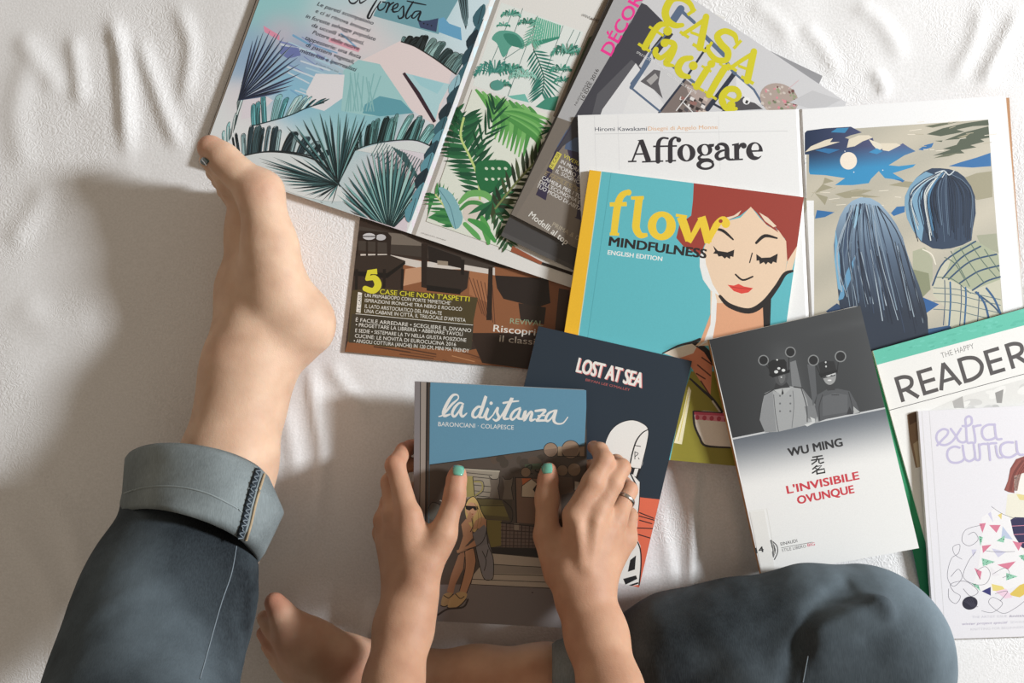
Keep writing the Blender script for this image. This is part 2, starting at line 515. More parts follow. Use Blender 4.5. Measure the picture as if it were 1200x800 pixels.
def cotton():
    m, nt, b = node_mat('woven_white_cotton', 0.9, 0.15)
    b.inputs['Sheen Weight'].default_value = 0.15
    tc = N(nt, 'ShaderNodeTexCoord')
    # jacquard relief: curly bands where a large mask is on, plain weave elsewhere
    mask = N(nt, 'ShaderNodeTexNoise', Scale=7.0, Detail=2.0)
    mr = ramp(nt, [(0.47, (0, 0, 0, 1)), (0.58, (1, 1, 1, 1))])
    dn = N(nt, 'ShaderNodeTexNoise', Scale=64.0, Detail=2.0)
    mixv = N(nt, 'ShaderNodeMix', data_type='RGBA', blend_type='ADD'); mixv.inputs[0].default_value = 0.04
    vo = N(nt, 'ShaderNodeTexVoronoi', Scale=70.0, feature='F1')
    wv = N(nt, 'ShaderNodeMath', operation='SINE'); mu = N(nt, 'ShaderNodeMath', operation='MULTIPLY'); mu.inputs[1].default_value = 26.0
    fine = N(nt, 'ShaderNodeTexNoise', Scale=480.0, Detail=3.0)
    L = nt.links
    L.new(tc.outputs['Object'], mask.inputs['Vector']); L.new(mask.outputs['Fac'], mr.inputs[0])
    L.new(tc.outputs['Object'], dn.inputs['Vector'])
    L.new(tc.outputs['Object'], mixv.inputs[6]); L.new(dn.outputs['Color'], mixv.inputs[7])
    L.new(mixv.outputs[2], vo.inputs['Vector']); L.new(vo.outputs['Distance'], mu.inputs[0]); L.new(mu.outputs[0], wv.inputs[0])
    L.new(tc.outputs['Object'], fine.inputs['Vector'])
    m1 = N(nt, 'ShaderNodeMath', operation='MULTIPLY'); L.new(wv.outputs[0], m1.inputs[0]); L.new(mr.outputs[0], m1.inputs[1])
    m2 = N(nt, 'ShaderNodeMath', operation='MULTIPLY_ADD'); L.new(fine.outputs['Fac'], m2.inputs[0]); m2.inputs[1].default_value = 1.3; L.new(m1.outputs[0], m2.inputs[2])
    bp = N(nt, 'ShaderNodeBump', Strength=0.19, Distance=0.0009)
    L.new(m2.outputs[0], bp.inputs['Height']); L.new(bp.outputs[0], b.inputs['Normal'])
    cr = ramp(nt, [(0.3, rgb((226, 225, 225))), (0.7, rgb((238, 237, 238)))])
    L.new(fine.outputs['Fac'], cr.inputs[0]); L.new(cr.outputs[0], b.inputs['Base Color'])
    return m

# outlines of the flat things on the bed in photo px: TL, TR, BR, BL
QUADS = {
    'kitchen': [(441, 88), (702, 112), (666, 437), (404, 412)],
    'jungle_l': [(326, -60), (602, -60), (482, 274), (234, 191)],
    'jungle_r': [(602, -60), (850, 20), (729, 357), (482, 274)],
    'dark': [(725, -25), (964, 89), (826, 390), (587, 276)],
    'casa': [(742, -48), (992, 120), (840, 375), (599, 251)],
    'story_l': [(677, 135), (937, 128), (953, 462), (688, 466)],
    'story_r': [(937, 128), (1178, 112), (1205, 440), (953, 462)],
    'flow': [(691, 199), (942, 231), (898, 549), (640, 526)],
    'lost': [(631, 382), (811, 423), (749, 688), (567, 648)],
    'held': [(486, 447), (687, 457), (689, 737), (483, 726)],
    'wu': [(831, 398), (1008, 358), (1077, 642), (893, 676)],
    'reader': [(1023, 411), (1283, 338), (1362, 622), (1102, 695)],
    'extra': [(1076, 482), (1290, 471), (1312, 742), (1095, 749)],
}
# fold ridges: (points in photo px, half width px, height mm)
FOLDS = [
    ([(128, 20), (142, 60), (147, 120), (150, 185)], 9, 6.5),
    ([(160, 40), (178, 90), (196, 140), (212, 175)], 9, 5.0),
    ([(206, 5), (222, 45), (222, 80), (214, 125)], 9, 4.0),
    ([(84, 40), (92, 85), (95, 125)], 9, 4.0),
    ([(20, 40), (48, 75), (70, 110)], 12, 3.5),
    ([(40, 60), (20, 130), (30, 200)], 16, 3),
    ([(55, 215), (40, 250), (10, 290)], 14, 3),
    ([(20, 350), (60, 380), (120, 372)], 20, 2),
    ([(362, 425), (370, 480), (378, 545), (366, 640)], 7, 4.0),
    ([(385, 425), (406, 455), (432, 490)], 8, 3.0),
    ([(330, 470), (345, 540), (350, 660)], 9, 2.5),
    ([(815, 545), (812, 600), (808, 700)], 5, 5.0),
    ([(770, 560), (778, 620), (790, 690)], 7, 2.0),
    ([(850, 570), (862, 620), (868, 670)], 7, 2.0),
    ([(1022, 82), (1034, 98), (1036, 112)], 5, 4.0),
    ([(1150, 100), (1170, 60), (1196, 10)], 8, 4.0),
    ([(1115, 95), (1140, 50), (1150, 5)], 8, 2.5),
    ([(1000, 5), (1030, 25), (1060, 70)], 9, 2.5),
    ([(940, 30), (960, 50), (985, 90)], 7, 2.5),
    ([(880, 5), (905, 20), (930, 50)], 8, 2.0),
    ([(20, 540), (80, 610), (100, 700)], 14, 2.5),
    ([(0, 600), (60, 690), (70, 790)], 14, 2.5),
    ([(420, 755), (436, 732), (440, 700)], 8, 5.0),
]
def sheet_z(X, Y):
    """X,Y world arrays -> height"""
    px = X/S+600; py = 400-Y/S
    Z = np.zeros_like(X)
    for pts, w, a in FOLDS:
        q = catmull(pts, 8); d = np.full(X.shape, 1e9); tt = np.zeros_like(X)
        for i in range(len(q)-1):
            ax, ay = q[i][:2]; bx, by = q[i+1][:2]; vx, vy = bx-ax, by-ay
            t = np.clip(((px-ax)*vx+(py-ay)*vy)/(vx*vx+vy*vy+1e-9), 0, 1)
            dd = np.hypot(px-ax-t*vx, py-ay-t*vy)
            m = dd < d; d = np.where(m, dd, d); tt = np.where(m, (i+t)/(len(q)-1), tt)
        Z += a*0.001*np.exp(-(d/w)**2)*np.clip(np.sin(np.pi*np.clip(tt, 0.02, 0.98))*1.6, 0, 1)
    Z += 0.0022*(value_noise(px, py, 3, 95)-0.5)+0.0012*(value_noise(px+400, py*0.5, 4, 38)-0.5)
    # flat and pressed where the magazines lie
    press = np.zeros_like(X)
    for q in QUADS.values():
        d = np.full(X.shape, -1e9)
        for i in range(4):
            (ax, ay), (bx, by) = q[i], q[(i+1) % 4]
            L = math.hypot(bx-ax, by-ay)
            d = np.maximum(d, ((px-ax)*(by-ay)-(py-ay)*(bx-ax))/L)
        press = np.maximum(press, 1-smoothstep(1, 9, d))
    Z = Z*(1-press)-0.0002*press
    return np.where(press > 0.3, np.minimum(Z, 0.0003), Z)

def make_bedspread():
    x0, x1, y0, y1 = -1.0, 1.0, -1.15, 0.85
    st = 0.005
    xs = np.arange(x0, x1+1e-6, st); ys = np.arange(y0, y1+1e-6, st)
    X, Y = np.meshgrid(xs, ys); Z = sheet_z(X, Y)
    nx, ny = len(xs), len(ys)
    V = np.stack([X, Y, Z], -1).reshape(-1, 3)
    I = np.arange(nx*ny).reshape(ny, nx)
    F = np.stack([I[:-1, :-1], I[:-1, 1:], I[1:, 1:], I[1:, :-1]], -1).reshape(-1, 4).tolist()
    ring = list(I[0, :])+list(I[1:, -1])+list(I[-1, -2::-1])+list(I[-2:0:-1, 0])
    V = V.tolist(); prev = ring; n = len(ring)
    cx, cy = (x0+x1)/2, (y0+y1)/2
    for k, (dz, out) in enumerate([(-0.02, 0.02), (-0.06, 0.032), (-0.2, 0.04), (-0.46, 0.05)]):
        cur = []
        for j, i in enumerate(ring):
            x, y, z = V[i]; nx_, ny_ = 0, 0
            if abs(x-x0) < 1e-4: nx_ = -1
            if abs(x-x1) < 1e-4: nx_ = 1
            if abs(y-y0) < 1e-4: ny_ = -1
            if abs(y-y1) < 1e-4: ny_ = 1
            o = out+0.012*math.sin(j*0.11)*(k/3)
            cur.append(len(V)); V.append((x+nx_*o, y+ny_*o, dz))
        for j in range(n): F.append((prev[j], cur[j], cur[(j+1) % n], prev[(j+1) % n]))
        prev = cur
    o = link_mesh('bedspread', V, F, None, cotton(), None, True)
    o['label'] = 'white cotton bedspread with a curly woven relief under all the magazines'
    o['category'] = 'bedspread'
make_bedspread()
# ================================================================ MAGAZINES AND BOOKS (bottom of the pile first)
G_MAG = 'magazines spread on the bedspread'
G_BOOK = 'paperback books on the bedspread'
Q = QUADS

# ---------------------------------------------------------------- kitchen cover magazine (bottom)
def paint_kitchen(A):
    k = K(390, 250, 4)
    q = Q['kitchen']
    dk = (46, 36, 31)
    # room behind, wood floor
    A.poly([(441, 90), (700, 114), (690, 200), (430, 190)], (96, 84, 72))
    A.poly(k((330, 210), (460, 225), (760, 250), (1130, 300), (1110, 720), (880, 715), (660, 600), (330, 400)), (142, 92, 62), smooth=0)
    A.poly(k((55, 655), (70, 600), (300, 610), (640, 640), (950, 590), (1100, 740), (1090, 762), (925, 735)), (140, 90, 58))
    R = random.Random(3)
    for i in range(26):
        x = R.uniform(60, 900); y = 610+R.uniform(0, 90)+x*0.05
        A.line(k((x, y), (x+R.uniform(60, 190), y+R.uniform(20, 45))), R.uniform(0.6, 1.8), R.choice([(168, 112, 74), (100, 62, 42), (186, 132, 92), (84, 54, 38)]), smooth=0, cap=False)
    A.poly(k((640, 560), (1100, 560), (1090, 758), (925, 730), (700, 700)), (52, 39, 33))
    A.poly(k((130, 190), (250, 190), (420, 225), (600, 230), (760, 255), (760, 290), (600, 262), (420, 260), (270, 225), (130, 225)), (214, 206, 198))
    A.poly(k((340, 260), (420, 250), (415, 320), (330, 340)), (196, 150, 118))
    A.poly(k((640, 270), (740, 285), (730, 420), (640, 380)), (166, 112, 78))
    for i in range(7):
        A.line(k((640+i*18, 300+i*6), (700+i*10, 470+i*8)), 0.9, (96, 60, 44), smooth=0)
    # table edge
    A.poly(k((125, 60), (250, 85), (420, 140), (600, 200), (760, 248), (740, 262), (420, 205), (100, 170)), (70, 62, 56))
    A.poly(k((262, 90), (320, 95), (420, 140), (420, 152), (262, 145)), (120, 110, 100))
    # chairs
    def chair(o, sx, sy):
        f = lambda *p: k(*[(o[0]+x*sx, o[1]+y*sy) for x, y in p])
        A.poly(f((0, 10), (20, 0), (150, 8), (170, 30), (165, 130), (150, 130), (148, 60), (14, 50), (14, 150), (0, 150)), dk)
        for x in (50, 95):
            A.poly(f((x, 40), (x+10, 40), (x+10, 140), (x, 140)), dk)
        A.poly(f((-10, 125), (160, 120), (235, 150), (150, 215), (-20, 210)), (56, 46, 40))
        A.poly(f((-20, 200), (150, 210), (235, 150), (235, 165), (150, 235), (-20, 222)), (28, 24, 22))
        for x, l in ((0, 170), (130, 160), (215, 100)):
            A.poly(f((x, 190), (x+14, 190), (x+10, 190+l), (x-2, 190+l)), (34, 28, 25))
    chair((105, 80), 1, 0.95)
    A.ell(k((170, 108))[0], 7.5, 4, (206, 205, 208)); A.ell(k((225, 112))[0], 6, 3.6, (196, 195, 198))
    A.line(k((140, 108), (200, 108)), 1.2, dk); A.line(k((205, 88), (200, 130)), 1.6, dk)
    A.poly(k((415, 140), (445, 145), (440, 350), (415, 345)), dk)
    A.poly(k((445, 150), (600, 205), (615, 260), (450, 225)), (40, 33, 30))
    A.ell(k((462, 240))[0], 4, 3, (214, 208, 202))
    A.poly(k((490, 220), (540, 225), (540, 245), (490, 240)), (150, 136, 120)); 
    A.poly(k((440, 250), (640, 270), (630, 350), (600, 372), (440, 350)), (52, 43, 38))
    A.poly(k((440, 335), (600, 355), (598, 380), (440, 362)), (30, 26, 24))
    A.poly(k((600, 215), (618, 218), (615, 290), (600, 285)), (34, 28, 25))
    A.poly(k((730, 250), (750, 252), (745, 500), (720, 500)), (44, 34, 29))
    A.poly(k((760, 290), (1010, 305), (1020, 420), (960, 440), (800, 400), (770, 350)), (44, 36, 33))
    A.poly(k((870, 420), (1000, 440), (990, 520), (880, 500)), (50, 40, 35))
    A.poly(k((1060, 350), (1110, 360), (1100, 560), (1040, 560)), (70, 50, 40))
    # text panel
    A.poly(k((90, 360), (230, 350), (680, 395), (660, 500), (650, 640), (240, 625), (70, 600)), (78, 68, 44))
    A.poly(k((90, 470), (660, 520), (650, 640), (75, 605)), (66, 60, 48))
    ye = (222, 214, 60); wh = (236, 234, 226)
    A.line(k((208, 272, 26), (170, 275, 24), (160, 310, 18)), 5, ye, smooth=0, cap=False)
    A.line(k((160, 308, 16), (195, 302, 28), (212, 335, 34), (190, 362, 28), (152, 352, 26)), 6, ye)
    T = lambda s, a, b, h, c=wh, bold=0.012: A.text(s, k(a)[0], k(b)[0], h, c, bold)
    T("CASE CHE NON T'ASPETTI", (220, 377), (640, 413), 5.6, ye, 0.02)
    T("UN PRIMA&DOPO CON PORTE 'MIMETICHE'", (150, 391), (552, 428), 4.0)
    T("ISPIRAZIONI IRONICHE TRA NERO E ROCOCÒ", (150, 415), (605, 457), 4.0)
    T("IL LATO ARISTOCRATICO DEL FAI-DA-TE", (150, 442), (510, 476), 4.2)
    T("UNA CABANE IN CITTÀ, IL TRILOCALE D'ARTISTA", (148, 465), (622, 509), 4.2)
    A.line(k((108, 470), (656, 523)), 0.6, wh, smooth=0)
    T("È FACILE ARREDARE • SCEGLIERE IL DIVANO", (107, 506), (648, 557), 4.2)
    T("• PROGETTARE LA LIBRERIA • ABBINARE TAVOLI", (107, 529), (608, 574), 4.2)
    T("E SEDIE • SISTEMARE LA TV NELLA GIUSTA POSIZIONE", (105, 556), (625, 602), 4.2)
    T("CUCINE: LE NOVITÀ DI EUROCUCINA 2016", (103, 581), (577, 622), 4.2)
    T("• ANGOLI COTTURA (ANCHE) IN 120 CM, MINI MA TRENDY", (98, 604), (638, 652), 4.2)
    A.poly(k((118, 368), (137, 372), (130, 466), (110, 462)), wh)
    A.text("LE CASE", k((128, 458))[0], k((134, 380))[0], 3.0, (50, 44, 40), 0.01)
    T("REVIVAL", (830, 515), (985, 528), 6.0, (150, 170, 140), 0.0)
    T("Riscopri", (752, 553), (948, 572), 8.0, (232, 228, 220), 0.018)
    T("il classico", (780, 600), (1010, 622), 7.5, (190, 180, 168), 0.018)
bound('magazine', 'brown magazine whose cover shows black chairs on a wooden floor, lowest one beside the heel', 'magazine',
      Q['kitchen'], None, 2.2, paint_kitchen, M_GLOSS, cover=(58, 46, 40), back=(200, 196, 190), spine=(70, 56, 48), edge=(120, 96, 74), group=G_MAG)

# ---------------------------------------------------------------- open magazine with the jungle wallpaper spread
GUT = ((602, -60), (482, 274))
def gut_d(x, y, g=GUT):
    (ax, ay), (bx, by) = g; L = math.hypot(bx-ax, by-ay)
    return ((x-ax)*(by-ay)-(y-ay)*(bx-ax))/L*1.0     # >0 on the right?  sign fixed below
_s = 1 if gut_d(700, 100) > 0 else -1
_jr = rest(Q['jungle_r'], 0.0028)
_jl = hinge(Q['jungle_l'], _jr, GUT, 0.0028, -1)
def z_jl(x, y): return _jl(x, y)-0.0015*max(0.0, 1-max(0.0, -_s*gut_d(x, y))/5.0)
def z_jr(x, y): return _jr(x, y)-0.0015*max(0.0, 1-max(0.0, _s*gut_d(x, y))/5.0)
TEAL = [(38, 74, 78), (58, 104, 106), (92, 146, 148), (26, 50, 56), (120, 172, 172), (150, 196, 196)]
def jungle_bg(x, y):
    blobs = [((330, 15), 40, (150, 204, 208)), ((330, 38), 18, (222, 182, 200)), ((300, 60), 24, (150, 176, 206)), ((385, 40), 30, (226, 208, 216)),
             ((360, 60), 22, (148, 162, 200)), ((370, 95), 26, (140, 190, 214)), ((440, 60), 40, (226, 212, 214)), ((480, 20), 40, (176, 206, 212)),
             ((430, 115), 34, (134, 190, 200)), ((400, 140), 34, (150, 200, 210)), ((340, 110), 26, (138, 190, 216)), ((300, 120), 20, (222, 216, 222)),
             ((545, 30), 30, (206, 226, 234)), ((510, 110), 30, (214, 206, 212)), ((300, 180), 40, (226, 230, 232)), ((470, 215), 40, (218, 206, 214)),
             ((390, 200), 40, (190, 208, 212)), ((520, 150), 30, (220, 230, 236)), ((390, 5), 24, (180, 210, 216))]
    w = 0.02; c = np.array([216, 222, 226.])*0.02
    for (p, s, col) in blobs:
        g = math.exp(-((x-p[0])**2+(y-p[1])**2)/(2*s*s*0.5)); w += g; c = c+np.array(col)*g
    return tuple(c/w)
def paint_jungle_left(A):
    k = K(220, 0, 4); k2 = K(220, 150, 4)
    R = random.Random(11)
    q = Q['jungle_l']
    A.poly([(326, -60), (602, -60), (482, 274), (234, 191)], jungle_bg, step=6)
    A.clip = [quad_pt(q, .002, .0), quad_pt(q, .979, 0), quad_pt(q, .979, .997), quad_pt(q, .004, .994)]
    # bluish brush strokes
    for i in range(26):
        x = R.uniform(325, 400); y = R.uniform(38, 112)
        A.line([(x, y), (x+R.uniform(14, 34), y+R.uniform(6, 16))], R.uniform(1, 2.6), R.choice([(122, 170, 206), (176, 206, 222), (128, 140, 190), (206, 218, 228)]), smooth=0)
    A.poly(k((440, 215), (520, 225), (530, 260), (470, 275), (430, 250)), (112, 124, 178))
    A.poly(k((355, 120), (430, 165), (430, 190), (360, 150)), (226, 150, 176))
    # teal panel and headline patch
    A.poly(k((875, 60), (900, 20), (1000, -40), (1290, -40), (1175, 160), (1140, 150), (870, 75)), (112, 160, 172))
    A.poly(k((1080, 100), (1130, 95), (1175, 85), (1165, 150), (1090, 130)), (60, 72, 104))
    A.poly(k((1175, 90), (1200, 80), (1225, 110), (1280, 130), (1285, 190), (1175, 150)), (104, 164, 200))
    # white roof shape, window, dark beam
    A.poly(k((800, 290), (1000, 190), (1130, 250), (1240, 330), (1160, 590), (1000, 480), (900, 330)), (228, 214, 214))
    A.poly(k((1010, 340), (1230, 395), (1180, 490), (1160, 570)), (176, 212, 218))
    A.poly(k((1050, 350), (1200, 392), (1170, 440), (1090, 400)), (160, 206, 214))
    A.line(k((1012, 342, 14), (1080, 440, 20), (1158, 572, 16)), 4, (58, 40, 50), smooth=0, cap=False)
    A.poly(k((730, 330), (800, 280), (900, 300), (1050, 520), (860, 545), (720, 520)), (160, 204, 206))
    A.poly(k((830, 490), (900, 450), (1000, 470), (1060, 530), (900, 545), (820, 530)), (98, 160, 174))
    A.poly(k((555, 430), (600, 345), (735, 350), (725, 460), (640, 520), (570, 500)), (228, 226, 230))
    for i in range(12):
        x = 740+i*12
        A.line(k((x, 520), (x+R.uniform(-30, 60), 360+R.uniform(-20, 30))), 1.4, (136, 186, 188), smooth=0)
    A.poly(k((260, 480), (330, 430), (400, 470), (330, 540), (250, 560)), (224, 218, 226))
    # banana leaves
    A.banana(k((170, 690), (205, 640), (230, 560), (230, 480)), [16, 22, 20], [(-0.4, -0.9), (0.2, -1), (0.5, -1)], 7, [(150, 198, 200), (90, 150, 156), (200, 222, 224), (60, 110, 116)], None, rnd=R)
    A.banana(k((300, 590), (380, 570), (480, 540), (560, 505), (640, 480)), [26, 30, 24, 12, 5], [(-0.3, -1), (0.1, -1), (0.5, -1), (0.9, -0.7)], 11, [(84, 146, 152), (140, 192, 196), (48, 92, 98), (170, 208, 210)], (40, 64, 70), rnd=R)
    A.banana(k((225, 740), (300, 722), (400, 708), (520, 718), (640, 750)), [26, 30, 27, 22, 10], [(-0.25, -1), (0, -1), (0.15, -1), (0.5, -0.9)], 15, [(46, 66, 74), (88, 110, 118), (30, 44, 50), (120, 146, 150), (66, 92, 98)], (28, 34, 38), rnd=R)
    A.banana(k((1000, 195), (1060, 215), (1120, 250), (1180, 290), (1260, 350)), [6, 13, 20, 22, 24], [(0.1, -1), (0.25, -1), (0.35, -1), (0.4, -1)], 11, [(40, 56, 58), (80, 108, 108), (24, 32, 34), (112, 140, 138)], (30, 36, 38), gap=0.25, rnd=R)
    A.banana(k((785, 705), (830, 685), (900, 668), (1000, 656), (1080, 660), (1150, 690)), [10, 22, 30, 32, 28, 16], [(-0.3, -1), (0.1, -1), (0.3, -1), (0.5, -1)], 16, [(44, 76, 78), (78, 122, 122), (26, 46, 48), (106, 150, 148)], (36, 52, 54), rnd=R)
    A.poly(k((790, 705), (900, 672), (1050, 660), (1150, 692), (1120, 720), (1000, 700), (880, 720)), (216, 222, 222))
    # pinnate leaf behind the fan
    for i in range(18):
        t = i/17; x = 1000+t*130; y = 700+t*90
        A.line(k2((960+t*60, 90+t*30), (1010+t*110, 150+t*150)), 0.9, (62, 92, 94), smooth=0)
        A.line(k2((900+t*200, 60+t*90), (860+t*190, 130+t*110)), 0.8, (62, 100, 102), smooth=0)
    # left fan palm, dark blades
    base = k((238, 470))[0]
    tips = k((305, 190), (330, 165), (355, 150), (385, 145), (410, 160), (437, 140), (450, 175), (470, 195), (490, 210), (500, 250), (515, 270), (525, 300), (528, 345), (500, 375), (492, 400), (470, 420), (440, 430))
    for i, tp in enumerate(tips):
        A.line([(base[0], base[1], 0.8), (base[0]*0.4+tp[0]*0.6+0.6, base[1]*0.4+tp[1]*0.6, 3.4), (tp[0], tp[1], 0.2)], 2, [(120, 140, 172), (104, 130, 160), (150, 170, 192)][i % 3], smooth=3, cap=False)
    A.fan(base, tips, 1.9, [(34, 42, 60), (50, 58, 82), (28, 36, 48)])
    # middle fan
    base = k2((705, 265))[0]
    tips = [(336, 148), (346, 146), (355, 140), (364, 137), (375, 132), (381, 140), (387, 135), (397, 132), (407, 132), (418, 135), (428, 135), (424, 150), (410, 150)]
    A.fan(base, tips, 3.2, [(44, 76, 80), (84, 128, 130), (30, 52, 56), (112, 158, 158)])
    A.fan(base, [(p[0]+2, p[1]+6) for p in tips], 1.3, [(24, 38, 42), (20, 34, 36)])
    # the broad left leaf
    A.poly(k2((262, 128), (420, 120), (560, 150), (700, 262), (740, 335), (640, 340), (470, 300), (360, 235), (290, 170)), (214, 222, 224), smooth=4)
    tips = [(303, 185), (306, 190), (311, 195), (316, 201), (322, 207), (328, 212), (335, 217), (343, 221), (352, 225), (362, 229), (372, 232), (384, 235), (320, 184), (340, 183), (355, 186)]
    A.fan(base, tips, 2.3, [(58, 92, 96), (30, 48, 52), (96, 140, 142)])
    A.fan(base, [(p[0]+5, p[1]+4) for p in tips], 1.1, [(24, 36, 40), (30, 46, 48)])
    A.line(k2((262, 130), (360, 112), (480, 118), (600, 150), (680, 215), (715, 275)), 1.6, (34, 44, 48), cap=False)
    # the large lower fan
    base = (456, 272)
    tips = [(400, 224), (403, 214), (408, 207), (413, 200), (418, 192), (424, 186), (430, 181), (436, 177), (442, 175), (448, 172), (454, 171), (460, 173), (466, 175), (472, 178), (478, 182), (484, 187), (488, 194), (492, 203), (490, 214), (486, 226), (480, 240)]
    A.fan(base, tips, 4.6, [(70, 118, 120), (128, 176, 174), (50, 90, 94), (160, 200, 196)])
    A.fan(base, [(p[0]+2, p[1]+5) for p in tips], 1.5, [(24, 44, 46), (34, 58, 60), (20, 36, 38)])
    A.fan((418, 262), [(375, 236), (382, 240), (390, 244), (398, 250), (405, 255)], 2, [(70, 100, 104), (30, 44, 48)])
    A.fan((448, 270), [(404, 222), (398, 216), (395, 228), (402, 236), (410, 246), (418, 255)], 2.4, [(60, 98, 102), (26, 44, 46), (110, 156, 156)])
    # leaves by the gutter
    for i in range(15):
        y = 6+i*16+R.uniform(-4, 4); x0 = 577-y*0.36-R.uniform(2, 9); l = R.uniform(16, 34)
        A.poly([(x0, y), (x0+1.5, y+l*.4), (x0-l*.30, y+l), (x0-l*.36-R.uniform(2, 5), y+l*.55)], R.choice([(60, 100, 112), (96, 150, 164), (44, 72, 84), (150, 190, 202), (34, 52, 62)]), smooth=3)
        A.line([(x0-1, y+2), (x0-l*.26, y+l*.9)], 0.6, (28, 40, 48), smooth=0)
    A.poly([(537, 0), (548, -6), (549, 20), (546, 35), (541, 20)], (44, 60, 66))
    for i in range(4): A.line([(538+i*3, 0), (545+i, 30)], 0.7, (120, 150, 156), smooth=0)
    # text
    ink = (38, 42, 60)
    rows = [("Le pareti scompaiono", (605, 25), (868, 117)), ("e ci si ritrova immersi", (598, 58), (853, 152)), ("in foreste selvagge popolate", (552, 82), (878, 192)),
            ("da uccelli variopinti.", (580, 124), (823, 211)), ("Potere delle nuove", (583, 158), (801, 236)), ("tappezzerie: una festa", (550, 184), (808, 276)),
            ("di pattern vegetali,", (553, 217), (778, 300)), ("misteriosi e iperrealisti", (525, 243), (788, 336))]
    A.poly(k((665, 175), (810, 228), (800, 245), (660, 195)), (222, 160, 176))
    for s, a, b in rows: A.text(s, k(a)[0], k(b)[0], 4.6, ink, 0.04, 0.25)
    A.text("di Claudia Rossi, foto", k((600, 300))[0], k((705, 340))[0], 2.0, (90, 96, 110))
    kf = K(400, 0, 8.571); ik = (22, 26, 36)
    st = [[(60, -60, 8), (85, 20, 16), (130, 34, 18), (180, -6, 10), (192, 32, 18), (255, -4, 8)],
          [(372, -24, 10), (330, 40, 18), (290, 110, 20), (264, 172, 22), (288, 180, 15), (320, 120, 11), (362, 60, 9)],
          [(395, 15, 12), (366, 65, 16), (384, 104, 16), (430, 80, 14), (450, 30, 12), (410, 18, 12), (470, 32, 9)],
          [(468, 24, 12), (482, 40, 18), (450, 122, 18)], [(462, 95, 10), (490, 50, 16), (525, 26, 16)],
          [(500, 100, 10), (560, 72, 15), (566, 36, 13), (522, 66, 17), (522, 118, 19), (575, 112, 9)],
          [(575, 112, 9), (622, 60, 13), (626, 108, 17), (622, 166, 19), (584, 186, 15), (570, 160, 12)],
          [(722, 18, 15), (672, 100, 18), (648, 160, 18), (662, 186, 14), (705, 150, 8)], [(662, 10, 12), (760, 32, 15), (850, 50, 10)],
          [(795, 112, 12), (740, 118, 14), (708, 168, 16), (735, 180, 13), (800, 118, 14), (772, 196, 18), (802, 214, 10)]]
    for s in st: A.line(kf(*s), 2, ik)
    for p in ((828, 236), (866, 246), (906, 258)): A.ell(kf(p)[0], 0.9, 0.9, ik, n=10)
